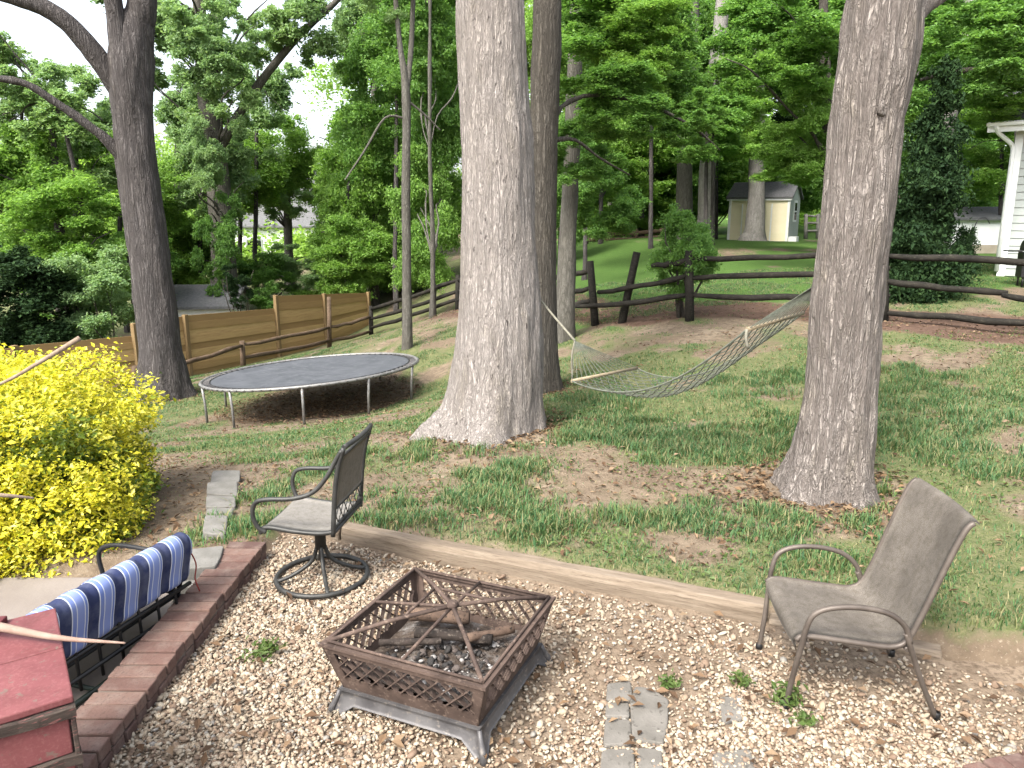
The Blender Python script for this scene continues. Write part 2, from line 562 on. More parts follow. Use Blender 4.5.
def axis(lo, hi, dlo, dhi, step, g=1.09):
    a = list(np.arange(dlo, dhi + 1e-6, step))
    s, x = step, dhi
    while x < hi:
        s *= g; x += s; a.append(x)
    s, x = step, dlo
    while x > lo:
        s *= g; x -= s; a.insert(0, x)
    return np.array(a)

gx = axis(-400, 400, -5.0, 6.0, 0.085)
gy = axis(-120, 500, 1.0, 9.0, 0.085)
GX, GY = np.meshgrid(gx, gy)
GZ = H(GX, GY)
V = np.stack([GX.ravel(), GY.ravel(), GZ.ravel()], 1)
ny, nx = GX.shape
I = np.arange(ny * nx).reshape(ny, nx)
F = np.stack([I[:-1, :-1].ravel(), I[:-1, 1:].ravel(), I[1:, 1:].ravel(), I[1:, :-1].ravel()], 1)
me = np_mesh("ground", V, F, True)
cv = cover(GX, GY).ravel().astype(np.float32)
fs_ = fence_strip(GX, GY).ravel().astype(np.float32)
a = me.attributes.new("cover", 'FLOAT', 'POINT'); a.data.foreach_set("value", cv)
ls_ = (sstep(12.8, 14.5, GY) * sstep(-1, 1, GX)).ravel().astype(np.float32)
a = me.attributes.new("lush", 'FLOAT', 'POINT'); a.data.foreach_set("value", ls_)
a = me.attributes.new("mulch", 'FLOAT', 'POINT'); a.data.foreach_set("value", fs_)

t = NT("garden_soil")
v = t.mapped()
n1 = t.noise(v, 1.1, 5, 0.6)
n2 = t.noise(v, 9, 6, 0.7)
n3 = t.noise(v, 55, 4, 0.7)
soil = t.ramp(n1, [(0.35, (0.185, 0.138, 0.095)), (0.55, (0.25, 0.195, 0.138)), (0.7, (0.31, 0.252, 0.182))])
soil = t.mix(t.ramp(n2, [(0.42, 0.0), (0.62, 1.0)]), soil, (0.15, 0.112, 0.078))
soil = t.mix(t.ramp(n3, [(0.58, 0.0), (0.68, 0.8)]), soil, (0.38, 0.32, 0.245))
gr = t.ramp(n2, [(0.3, (0.10, 0.128, 0.056)), (0.5, (0.165, 0.17, 0.083)), (0.7, (0.25, 0.222, 0.122))])
gr = t.mix(t.attr('lush'), gr, t.ramp(n2, [(0.3, (0.065, 0.14, 0.03)), (0.6, (0.10, 0.19, 0.042))]))
gr = t.mix(t.ramp(n3, [(0.45, 0.0), (0.6, 0.7)]), gr, (0.075, 0.115, 0.03))
msk = t.math('ADD', t.attr("cover"), t.math('MULTIPLY', t.math('SUBTRACT', n2, 0.5), 0.9))
col = t.mix(t.ramp(msk, [(0.28, 0.0), (0.58, 1.0)]), soil, gr)
mul = t.ramp(n2, [(0.35, (0.095, 0.058, 0.042)), (0.6, (0.165, 0.105, 0.078)), (0.72, (0.225, 0.155, 0.118))])
mul = t.mix(t.ramp(n3, [(0.5, 0.0), (0.62, 0.8)]), mul, (0.12, 0.085, 0.06))
col = t.mix(t.ramp(t.attr("mulch"), [(0.3, 0.0), (0.7, 1.0)]), col, mul)
t.bump(t.math('ADD', n3, t.math('MULTIPLY', n2, 1.5)), 0.6, 0.03)
t.set(col, 0.95, spec=0.1)
ground_o = link_mesh("ground", me, t.m)
tag(ground_o, kind='structure')

# gravel bed (soil between the stones) and patio
def grid_sheet(name, inside, x0, x1, y0, y1, step, zf, mat):
    xs = np.arange(x0, x1 + 1e-6, step); ys = np.arange(y0, y1 + 1e-6, step)
    X, Y = np.meshgrid(xs, ys)
    Z = zf(X, Y)
    ins = inside(X, Y)
    I = np.arange(X.size).reshape(X.shape)
    ok = ins[:-1, :-1] & ins[:-1, 1:] & ins[1:, 1:] & ins[1:, :-1]
    F = np.stack([I[:-1, :-1][ok], I[:-1, 1:][ok], I[1:, 1:][ok], I[1:, :-1][ok]], 1)
    used = np.unique(F); mp = np.full(X.size, -1); mp[used] = np.arange(len(used))
    V = np.stack([X.ravel(), Y.ravel(), Z.ravel()], 1)[used]
    me = np_mesh(name, V, mp[F], True)
    return link_mesh(name, me, mat)

def bed_z(x, y):
    return (fbm(x * 1.7, y * 1.7, octs=3, seed=11) - 0.5) * 0.05
def bed_in(x, y):
    return (y < pit_line(x) + 0.06) & (x > -1.72)
t = NT("gravel_bed_soil")
v = t.mapped()
n1 = t.noise(v, 2.2, 5, 0.6); n2 = t.noise(v, 30, 5, 0.7)
col = t.ramp(n1, [(0.35, (0.20, 0.15, 0.107)), (0.65, (0.30, 0.235, 0.172))])
col = t.mix(t.ramp(n2, [(0.45, 0.0), (0.65, 0.9)]), col, (0.11, 0.08, 0.055))
t.bump(n2, 0.6, 0.02); t.set(col, 0.95, spec=0.1)
tag(grid_sheet("gravel_bed", bed_in, -1.74, 5.0, 0.2, 5.2, 0.06, bed_z, t.m), kind='structure')

t = NT("patio_concrete")
v = t.mapped()
n1 = t.noise(v, 1.5, 6, 0.6); n2 = t.noise(v, 40, 5, 0.7)
col = t.ramp(n1, [(0.35, (0.20, 0.168, 0.145)), (0.65, (0.265, 0.23, 0.205))])
col = t.mix(t.ramp(n2, [(0.5, 0.0), (0.68, 0.5)]), col, (0.22, 0.19, 0.165))
t.bump(n2, 0.3, 0.01); t.set(col, 0.9)
M['concrete'] = t.m
mb = MB(); mb.box((-4.95, 1.85, -0.12), (6.04, 5.2, 0.12))
tag(mb.build("patio", M['concrete'], bevel=0.01), kind='structure')

# ------------------------------------------------------------------ trunks and crowns
def trunk_mesh(name, pts, rad, mat, parent=None, seg=28, rows=60, flare=None, ridge=0.0, seed=0, limbs=(), tgt=None):
    """tapered bark tube through pts; flare=(height, extra, lobes) spreads the roots; limbs = list of (pts, radii)"""
    VV, FF = [], []
    base = 0
    for li, (P_, R_) in enumerate([(pts, rad)] + list(limbs)):
        sg = seg if li == 0 else max(8, seg // 2)
        rw = rows if li == 0 else max(10, rows // 3)
        C_ = crspline(P_, rw); r_ = crspline([(x,) for x in R_], rw)[:, 0]
        T = np.gradient(C_, axis=0); T /= np.linalg.norm(T, axis=1)[:, None]
        nr = np.array([1.0, 0, 0]) if abs(T[0][0]) < 0.8 else np.array([0, 1.0, 0])
        ang = np.linspace(0, 2 * np.pi, sg, endpoint=False)
        rings = []
        for i in range(rw):
            nr = nr - T[i] * nr.dot(T[i]); nr /= np.linalg.norm(nr)
            bn = np.cross(T[i], nr)
            rr = np.full(sg, r_[i])
            if li == 0 and flare:
                hgt = C_[i][2] - C_[0][2] - 0.25
                e = math.exp(-max(hgt, -0.2) / flare[0])
                lob = sum(max(0, math.cos(0)) * 0 for _ in ()) + np.array([0.45 + 0.55 * math.cos(flare[2] * a_ + seed) + 0.40 * math.cos((flare[2] - 2) * a_ + seed * 2.1) + .2 * math.cos((flare[2] + 4) * a_ + seed) for a_ in ang])
                rr = rr * (1 + flare[1] * e * np.clip(lob, 0.12, 1.5))
            p = C_[i] + (np.cos(ang)[:, None] * nr + np.sin(ang)[:, None] * bn) * rr[:, None]
            if ridge:
                n_ = (fbm(p[:, 0] * 9 + seed, p[:, 1] * 9, p[:, 2] * 1.6, 3, seed) - 0.5) + (0.30 - np.abs(fbm(p[:, 0] * 15 + seed, p[:, 1] * 15, p[:, 2] * 2.0, 2, seed + 9) - 0.5) * -1.6 - 0.42) * .7
                n0 = fbm(p[:, 0] * 1.7 + seed, p[:, 1] * 1.7, p[:, 2] * 1.0, 2, seed + 5) - 0.5
                d = (p - C_[i]) / rr[:, None]
                p = p + d * (n_ * ridge + n0 * r_[i] * 0.22)[:, None]
            rings.append(p)
        V_ = np.concatenate(rings)
        I_ = np.arange(rw * sg).reshape(rw, sg)
        J_ = np.roll(I_, -1, axis=1)
        FF.append(np.stack([I_[:-1].ravel(), J_[:-1].ravel(), J_[1:].ravel(), I_[1:].ravel()], 1) + base)
        base += len(V_); VV.append(V_)
    me = np_mesh(name, np.concatenate(VV), np.concatenate(FF), True)
    return link_mesh(name, me, mat, parent)

def leaf_arrays(C_, size, up=0.55, asp=0.5, rg=None, droop=0.0):
    """diamond leaves, folded along the midrib, at the points C_"""
    rg = rg or rng
    n = len(C_)
    N = rg.normal(size=(n, 3)); N[:, 2] = np.abs(N[:, 2]) + up * 2
    N /= np.linalg.norm(N, axis=1)[:, None]
    A = rg.normal(size=(n, 3)); A[:, 2] -= droop
    A -= N * (A * N).sum(1)[:, None]; A /= np.linalg.norm(A, axis=1)[:, None]
    B = np.cross(N, A)
    L = (size * rg.uniform(0.6, 1.35, n))[:, None]
    W_ = L * asp
    fold = 0.16
    v0 = C_ - A * L * 0.5
    v1 = C_ + B * W_ * 0.5 + N * L * fold
    v2 = C_ + A * L * 0.5
    v3 = C_ - B * W_ * 0.5 + N * L * fold
    V_ = np.stack([v0, v1, v2, v3], 1).reshape(-1, 3)
    return V_, np.arange(4 * n).reshape(n, 4)

def cluster_points(clusters, n, rg, sub=0.28, flat=0.45, density_pow=0.5):
    """clusters: (cx,cy,cz,rx,ry,rz). Points sit in flattened sprays spread through every ellipsoid, more toward its outside"""
    vol = np.array([c[3] * c[4] * c[5] for c in clusters]) ** 0.8
    cnt = np.maximum(1, (n * vol / vol.sum()).astype(int))
    out = []
    for c, k in zip(clusters, cnt):
        ns = max(3, int(k / 70))
        d = rg.normal(size=(ns, 3)); d /= np.linalg.norm(d, axis=1)[:, None]
        r = rg.uniform(0, 1, ns) ** density_pow
        S = np.array(c[:3]) + d * r[:, None] * np.array(c[3:6])
        rs = sub * (c[3] * c[4] * c[5]) ** (1 / 3) * rg.uniform(0.6, 1.3, ns)
        ii = rg.integers(0, ns, k)
        off = rg.normal(size=(k, 3)) * np.array([0.6, 0.6, 0.6 * flat])
        P_ = S[ii] + off * rs[ii][:, None]
        P_[:, 2] -= 0.18 * (off[:, 0] ** 2 + off[:, 1] ** 2) * rs[ii]       # sprays hang at the tips
        out.append(P_)
    return np.concatenate(out)

def crown_mesh(name, clusters, n, size, up=0.5, asp=0.5, seed=1, sub=0.28, flat=0.45, dp=0.45, droop=0.3, twigs=None):
    rg = np.random.default_rng(seed)
    P_ = cluster_points(clusters, n, rg, sub, flat, dp)
    V_, F_ = leaf_arrays(P_, size, up, asp, rg, droop)
    return np_mesh(name, V_, F_, False)

def limb_to(a, b, r0, r1=0.012, sag=0.25, n=4):
    a, b = Vector(a), Vector(b)
    pts = [a.lerp(b, k / n) for k in range(n + 1)]
    for k in range(1, n):
        pts[k] += Vector((rnd.uniform(-1, 1), rnd.uniform(-1, 1), rnd.uniform(-.3, 1))) * (b - a).length * 0.05
        pts[k].z += sag * math.sin(math.pi * k / n) * (b - a).length * 0.3
    return pts, [r0 * (1 - k / n) + r1 * (k / n) for k in range(n + 1)]

def px_path(L, Y, dY=0.0):
    """(px,py,width in px) -> points and radii on a trunk Y metres away; dY leans it in depth over its length"""
    P_, R_ = [], []
    for k, (px, py, wd) in enumerate(L):
        y = Y + dY * k / max(1, len(L) - 1)
        P_.append(tuple(at(px, py, y))); R_.append(wd / 2 * mpp(px, py, y))
    return P_, R_

def px_cluster(px, py, rx, ry, Y, rd=None):
    c = at(px, py, Y); m = mpp(px, py, Y)
    return (c.x, c.y, c.z, rx * m, rd if rd else max(rx, ry) * m * 0.8, ry * m)

def sink(P_, R_, d=0.35):
    """carry the trunk's foot on below the ground"""
    p, q = Vector(P_[0]), Vector(P_[1])
    g = hz(p.x, p.y)
    return [(p.x, p.y, g - d)] + P_, [R_[0] * 1.02] + R_

# ------------------------------------------------------------------ gravel
def scatter_stones(name, pts, r, mat, seed, flat=0.62):
    import bmesh
    bm = bmesh.new(); bmesh.ops.create_icosphere(bm, subdivisions=1, radius=1.0)
    bv = np.array([v_.co for v_ in bm.verts]); bf = np.array([[v_.index for v_ in f.verts] for f in bm.faces]); bm.free()
    rg = np.random.default_rng(seed)
    n, k = len(pts), len(bv)
    sc = r[:, None] * np.stack([rg.uniform(0.75, 1.35, n), rg.uniform(0.65, 1.1, n), rg.uniform(0.45, 0.8, n) * flat / 0.62], 1)
    vv = bv[None] * (1 + rg.uniform(-0.16, 0.16, (n, k, 1))) * sc[:, None, :]
    an = rg.uniform(0, 2 * np.pi, n); ti = rg.normal(0, 0.35, n); tj = rg.normal(0, 0.35, n)
    vv[:, :, 2] += vv[:, :, 0] * ti[:, None] + vv[:, :, 1] * tj[:, None]
    c, s = np.cos(an)[:, None], np.sin(an)[:, None]
    x = vv[:, :, 0] * c - vv[:, :, 1] * s; y = vv[:, :, 0] * s + vv[:, :, 1] * c
    V_ = np.stack([x + pts[:, :1], y + pts[:, 1:2], vv[:, :, 2] + pts[:, 2:3]], 2).reshape(-1, 3)
    F_ = (bf[None] + (np.arange(n) * k)[:, None, None]).reshape(-1, 3)
    me = np_mesh(name, V_, F_, True)
    return link_mesh(name, me, mat)

t = NT("gravel_stone")
i = t.island()
col = t.ramp(i, [(0.0, (0.22, 0.155, 0.11)), (0.10, (0.30, 0.22, 0.155)), (0.28, (0.37, 0.29, 0.21)), (0.48, (0.43, 0.355, 0.26)), (0.68, (0.49, 0.425, 0.33)), (0.86, (0.50, 0.45, 0.36)), (0.95, (0.29, 0.27, 0.24)), (1.0, (0.51, 0.47, 0.39))], 'CONSTANT')
n2 = t.noise(t.mapped(), 60, 4, 0.6)
col = t.mix(t.ramp(n2, [(0.4, 0.0), (0.7, 0.55)]), col, t.mix(1.0, col, (0.66, 0.58, 0.50), 'MULTIPLY'))
M['gravel'] = t.set(col, 0.75, spec=0.25)

rg = np.random.default_rng(101)
n = 125000
X = rg.uniform(-1.70, 3.6, n); Y = rg.uniform(1.6, 5.2, n)
# thin the bed where soil shows, close to the timber and round to the right
dens = sstep(0.30, 0.52, fbm(X * 1.25 + 5, Y * 1.25, octs=4, seed=77))
dl = pit_line(X) - Y
dens = 0.35 + 0.65 * dens
dens = dens * (0.30 + 0.70 * sstep(0.05, 0.75, dl + 0.5 * (fbm(X * 2, Y * 2, seed=8) - 0.4)))
dens = dens * (1 - 0.55 * sstep(.1, .6, X) * (1 - sstep(.35, 1.1, dl)))
dens = dens * (1 - 0.75 * sstep(1.6, 2.6, X - 0.25 * (4 - Y)) * sstep(2.6, 3.2, Y))
edge = (X > -1.66) & (Y < pit_line(X) - 0.09)
vis = np.abs(X) < Y * 0.72 + 0.35
ok = edge & vis & (rg.uniform(0, 1, n) < dens)
X, Y = X[ok], Y[ok]
r = np.clip(rg.lognormal(math.log(0.0084), 0.33, len(X)), 0.005, 0.028)
Z = bed_z(X, Y) + r * 0.25 + rg.uniform(0, 0.010, len(X))
tag(scatter_stones("gravel", np.stack([X, Y, Z], 1), r, M['gravel'], 5), kind='stuff', label='cream and brown river gravel filling the sunken seating area', cat='gravel')

# ------------------------------------------------------------------ brick borders
t = NT("red_brick")
i = t.island()
v = t.mapped()
col = t.ramp(i, [(0.0, (0.105, 0.062, 0.053)), (0.5, (0.155, 0.09, 0.074)), (1.0, (0.20, 0.125, 0.10))])
n1 = t.noise(v, 9, 6, 0.65); n2 = t.noise(v, 70, 4, 0.7)
col = t.mix(t.ramp(n1, [(0.45, 0.0), (0.72, 0.75)]), col, (0.245, 0.19, 0.16))
col = t.mix(t.ramp(n2, [(0.52, 0.0), (0.68, 0.6)]), col, (0.085, 0.055, 0.045))
t.bump(t.math('ADD', n1, n2), 0.5, 0.006)
M['brick'] = t.set(col, 0.85, spec=0.2)
M['mortar'] = worn('mortar', (0.13, 0.105, 0.085), (0.21, 0.175, 0.15), 12, 0.95, 0, 0.5)

def brick_border(name, label, a, b, width, z0, z1, bl=0.098):
    a, b = Vector((*a, 0)), Vector((*b, 0))
    d = (b - a); L = d.length; d.normalize()
    ang = math.atan2(d.y, d.x)
    root = thing(name, label, 'brick edging', (a.x, a.y, 0), ang)
    mb = MB(); n_ = int(L / bl)
    for k in range(n_):
        for z_, h_, in ((z1 - 0.03, 0.06), (z1 - 0.098, 0.06)):
            mb.box(((k + 0.5) * L / n_ + rnd.uniform(-.003, .003), rnd.uniform(-.006, .006), z_ + rnd.uniform(-.004, .004)), (L / n_ - 0.012, width, h_), rnd.uniform(-.02, .02), rnd.uniform(-.02, .02), rnd.uniform(-.015, .015))
    mb.build("brick", M['brick'], root, bevel=0.006)
    m2 = MB(); m2.box((L / 2, 0, (z0 + z1 - 0.012) / 2), (L - 0.01, width - 0.025, z1 - 0.012 - z0))
    m2.build("mortar", M['mortar'], root)
    return root
brick_border("brick_edging", "dark red brick edging between the gravel and the patio under the striped chair", (-1.80, 0.9), (-1.745, 4.62), 0.235, -0.12, 0.115)
brick_border("brick_edging", "short run of red brick edging in the bottom right corner of the gravel", (1.22, 2.27), (3.3, 2.87), 0.22, -0.12, 0.11)
mb = MB(); mb.box((2.5, 1.95, -0.03), (2.6, 0.9, 0.12), R(16))
tag(mb.build("concrete_step", M['concrete'], bevel=0.01), "tan concrete slab in front of the brick edging at bottom right", "concrete slab")

# ------------------------------------------------------------------ landscape timbers
t = NT("weathered_timber")
v = t.mapped((0.5, 7, 7))
n1 = t.noise(v, 4.0, 6, 0.65, 0.4); n2 = t.noise(t.mapped((1, 12, 12)), 9.0, 5, 0.7)
col = t.ramp(n1, [(0.3, (0.165, 0.128, 0.092)), (0.55, (0.25, 0.20, 0.15)), (0.75, (0.32, 0.27, 0.21))])
col = t.mix(t.ramp(n2, [(0.52, 0.0), (0.68, 0.8)]), col, (0.12, 0.09, 0.065))
t.bump(t.math('ADD', n1, n2), 0.6, 0.008)
M['timber'] = t.set(col, 0.9, spec=0.15)
def timber(label, a, b, wd, z0, z1, group=None):
    a, b = Vector(a), Vector(b)
    d = b - a; L = d.length
    mb = MB(); k = 14
    rows = []
    prof = [(-.5, 0), (-.5, .78), (-.36, 1.0), (.36, 1.0), (.5, .78), (.5, 0)]
    vs, fs = [], []
    for i_ in range(k + 1):
        x = L * i_ / k
        for (py_, pz_) in prof:
            vs.append((x, py_ * wd + 0.006 * math.sin(i_ * 1.3) + rnd.uniform(-.003, .003), z0 + pz_ * (z1 - z0) + rnd.uniform(-.004, .004)))
    m_ = len(prof)
    for i_ in range(k):
        for q in range(m_ - 1):
            fs.append((i_ * m_ + q, i_ * m_ + q + 1, (i_ + 1) * m_ + q + 1, (i_ + 1) * m_ + q))
    fs.append(tuple(range(m_))[::-1]); fs.append(tuple(k * m_ + q for q in range(m_)))
    mb.add(vs, fs)
    o = mb.build("landscape_timber", M['timber'], bevel=0.01)
    o.location = (a.x, a.y, 0); o.rotation_euler = (0, 0, math.atan2(d.y, d.x))
    return tag(o, label, 'timber', group)
def tl(x, off=0.0): return (x, float(pit_line(np.array([x]))[0]) + off, 0)
timber("long weathered landscape timber holding back the lawn behind the fire pit", tl(-1.16, .02), tl(1.42, .02), 0.13, -0.06, 0.115)
timber("short weathered timber end beside the swivel chair at the brick corner", tl(-1.60, .04), tl(-1.175, .03), 0.13, -0.06, 0.10)
timber("half buried weathered timber behind the brown sling chair", tl(1.44, .03), tl(2.22, .03), 0.12, -0.08, 0.030)

# ------------------------------------------------------------------ paving stones
M['stone'] = worn('grey_paver', (0.145, 0.135, 0.118), (0.215, 0.20, 0.178), 7, 0.9, 0, 0.6, c3=(0.10, 0.093, 0.08))
M['stone_light'] = worn('pale_flagstone', (0.15, 0.145, 0.13), (0.23, 0.222, 0.205), 7, 0.9, 0, 0.6, c3=(0.15, 0.14, 0.125))
def slab(label, px_poly, z, th, group, mat, name="paving_stone", cat="paving stone", lift=0.0):
    P_ = [on_z(px, py, z) for px, py in px_poly]
    if z == 0.0:
        P_ = [(lambda g: Vector((g.x, g.y, g.z + .03)))(ground(px, py)) for px, py in px_poly]
        zm = max(p.z for p in P_)
        for p in P_: p.z = zm
    c = sum(P_, Vector()) / len(P_)
    n_ = len(P_)
    # soften the outline: chamfer the corners
    Q = []
    for k in range(n_):
        a_, b_, c_ = P_[k - 1], P_[k], P_[(k + 1) % n_]
        Q += [b_.lerp(a_, 0.14) , b_.lerp((a_ + c_) / 2, 0.05), b_.lerp(c_, 0.14)]
    Q = [q - c for q in Q]
    m_ = len(Q)
    tilt = (rnd.uniform(-.02, .02), rnd.uniform(-.02, .02))
    top = [Vector((q.x, q.y, lift + q.x * tilt[0] + q.y * tilt[1])) for q in Q]
    bot = [Vector((q.x * 1.01, q.y * 1.01, -th)) for q in Q]
    area = sum(Q[k].x * Q[(k + 1) % m_].y - Q[(k + 1) % m_].x * Q[k].y for k in range(m_))
    mb = MB()
    f = [tuple(range(m_)), tuple(range(2 * m_ - 1, m_ - 1, -1))] + [(k, k + m_, (k + 1) % m_ + m_, (k + 1) % m_) for k in range(m_)]
    if area < 0: f = [q[::-1] for q in f]
    mb.add(top + bot, f)
    o = mb.build(name, mat, bevel=0.008)
    o.location = c
    return tag(o, label, cat, group)
G1 = "grey pavers set in the gravel"
for lab, poly in [
    ("small grey paver at the far left corner of the paved patch in the gravel", [(607, 683), (631, 680), (633, 699), (606, 700)]),
    ("large grey paver with a pointed right end, farthest right of the paved patch", [(635, 686), (652, 688), (669, 699), (668, 722), (664, 743), (632, 738), (630, 700)]),
    ("thin grey paver between the small far one and the square one, left column", [(606, 702), (629, 702), (630, 716), (605, 716)]),
    ("square grey paver in the left column of the paved patch", [(605, 718), (631, 719), (632, 744), (603, 745)]),
    ("grey paver cut by the bottom edge, left column of the paved patch", [(602, 748), (634, 748), (636, 776), (599, 776)]),
    ("grey paver cut by the bottom edge, right of the paved patch", [(637, 747), (662, 748), (664, 776), (639, 776)])]:
    slab(lab, poly, 0.012, 0.05, G1, M['stone'])
for lab, poly in [
    ("lone square grey paver in the gravel left of the sling chair legs", [(719, 697), (743, 694), (745, 718), (722, 723)]),
    ("grey paver at the bottom edge below the lone square one", [(712, 752), (750, 748), (760, 780), (716, 782)])]:
    slab(lab, poly, 0.018, 0.05, G1, M['stone'])
G2 = "grey stones of the narrow garden path"
for lab, poly, z in [
    ("flat grey block topping the low stone step by the brick edging", [(186, 549), (224, 545), (221, 556), (216, 566), (178, 569)], 0.13),
    ("first grey stone of the narrow path behind the stone step", [(203, 541), (226, 539), (229, 526), (206, 528)], 0.0),
    ("second grey stone of the narrow path beyond the stone step", [(204, 526), (232, 524), (234, 514), (208, 515)], 0.0),
    ("third grey stone of the narrow path beyond the stone step", [(206, 513), (236, 511), (236, 502), (207, 503)], 0.0),
    ("fourth grey stone of the narrow path beyond the stone step", [(207, 501), (238, 499), (238, 490), (208, 491)], 0.0),
    ("farthest pale stone of the narrow path beside the lush grass", [(210, 489), (240, 487), (241, 477), (213, 478)], 0.0)]:
    slab(lab, poly, z, 0.16 if z > 0.1 else 0.12, G2, M['stone_light'], name="path_stone", cat="path stone")
slab("lower grey block under the stone step at the patio corner", [(180, 572), (214, 570), (212, 584), (170, 588)], 0.05, 0.12, G2, M['stone_light'], name="path_stone", cat="path stone")

# ------------------------------------------------------------------ fire pit
M['rust'] = worn('rusted_steel', (0.07, 0.050, 0.042), (0.135, 0.096, 0.078), 9, 0.8, 0.15, 0.4, c3=(0.20, 0.148, 0.118))
M['rust_dark'] = worn('sooty_steel', (0.028, 0.022, 0.02), (0.075, 0.05, 0.04), 8, 0.8, 0.2, 0.4)
M['pit_grey'] = worn('grey_coated_steel', (0.085, 0.082, 0.085), (0.155, 0.15, 0.15), 8, 0.55, 0.4, 0.3, c3=(0.23, 0.21, 0.19))
PIT_C, PIT_RZ = Vector((-0.318, 3.205, 0.0)), R(-23.5)
pit = thing("fire_pit", "square rusty fire pit with diamond lattice sides standing on the gravel", "fire pit", PIT_C, PIT_RZ)
A1, A0, ZR, ZB = 0.402, 0.335, 0.345, 0.098
def side_xf(k):
    a_ = k * math.pi / 2
    return lambda s_, z_, off=0.0: Vector((math.cos(a_) * s_ - math.sin(a_) * -( (A0 + (A1 - A0) * (z_ - ZB) / (ZR - ZB)) + off), math.sin(a_) * s_ + math.cos(a_) * -((A0 + (A1 - A0) * (z_ - ZB) / (ZR - ZB)) + off), z_))
for k in range(4):
    f = side_xf(k)
    mb = MB()
    def band(z0_, z1_):
        w0 = A0 + (A1 - A0) * (z0_ - ZB) / (ZR - ZB); w1 = A0 + (A1 - A0) * (z1_ - ZB) / (ZR - ZB)
        vs = [f(-w0, z0_), f(w0, z0_), f(w1, z1_), f(-w1, z1_), f(-w0, z0_, -.006), f(w0, z0_, -.006), f(w1, z1_, -.006), f(-w1, z1_, -.006)]
        mb.add(vs, [(0, 1, 2, 3), (7, 6, 5, 4), (0, 4, 5, 1), (1, 5, 6, 2), (2, 6, 7, 3), (3, 7, 4, 0)])
    zl0, zl1 = 0.190, 0.318
    band(ZB, zl0); band(zl1, ZR - 0.003)
    # corner strips, outside the lattice
    for sg in (-1, 1):
        w0 = A0 + (A1 - A0) * (zl0 - ZB) / (ZR - ZB); w1 = A0 + (A1 - A0) * (zl1 - ZB) / (ZR - ZB)
        vs = [f(sg * (w0 - .05), zl0), f(sg * w0, zl0), f(sg * w1, zl1), f(sg * (w1 - .05), zl1)]
        vb = [f(sg * (w0 - .05), zl0, -.006), f(sg * w0, zl0, -.006), f(sg * w1, zl1, -.006), f(sg * (w1 - .05), zl1, -.006)]
        fc = [(0, 1, 2, 3), (7, 6, 5, 4), (0, 4, 5, 1), (1, 5, 6, 2), (2, 6, 7, 3), (3, 7, 4, 0)]
        mb.add(vs + vb, fc if sg > 0 else [q[::-1] for q in fc])
    hh = zl1 - zl0
    stp = hh / 1.75
    wlim = A0 + (A1 - A0) * (0.255 - ZB) / (ZR - ZB) - .045
    s_ = -wlim - hh
    while s_ < wlim:
        for dr, off in ((1, -.001), (-1, -.005)):
            a_s, b_s = (s_, s_ + hh) if dr > 0 else (s_ + hh, s_)
            z0_, z1_ = zl0, zl1
            # clip the bar to the panel width
            if min(a_s, b_s) > -wlim - 0.002 and max(a_s, b_s) < wlim + 0.002:
                mb.beam(f(a_s, z0_, off), f(b_s, z1_, off), 0.004, 0.020, up=f(0, 0.26, 1) - f(0, 0.26, 0))
            else:
                lo = max(0.0, (-wlim - min(a_s, b_s)) / hh); hi = min(1.0, (wlim - min(a_s, b_s)) / hh)
                if hi - lo > 0.15:
                    ps = [min(a_s, b_s) + hh * lo, min(a_s, b_s) + hh * hi]
                    zz = [zl0 + hh * lo, zl0 + hh * hi] if dr > 0 else [zl1 - hh * lo, zl1 - hh * hi]
                    mb.beam(f(ps[0], zz[0], off), f(ps[1], zz[1], off), 0.004, 0.020, up=f(0, 0.26, 1) - f(0, 0.26, 0))
        s_ += stp
    mb.build("side_panel", M['rust'], pit)
mb = MB()
for k in range(4):
    a_ = k * math.pi / 2
    ca, sa = math.cos(a_), math.sin(a_)
    def q(x, y, z): return (ca * x - sa * y, sa * x + ca * y, z)
    o_, i_ = A1 + 0.006, A1 - 0.022
    vs = [q(-o_, -o_, ZR), q(o_, -o_, ZR), q(i_, -i_, ZR), q(-i_, -i_, ZR), q(-o_, -o_, ZR + .014), q(o_, -o_, ZR + .014), q(i_, -i_, ZR + .010), q(-i_, -i_, ZR + .010)]
    mb.add(vs, [(3, 2, 1, 0), (4, 5, 6, 7), (0, 1, 5, 4), (2, 3, 7, 6)])
mb.build("rim", M['rust'], pit)
mb = MB(); mb.box((0, 0, ZB - 0.004), (A0 * 2 - .004, A0 * 2 - .004, 0.006)); mb.build("bowl_floor", M['rust_dark'], pit)
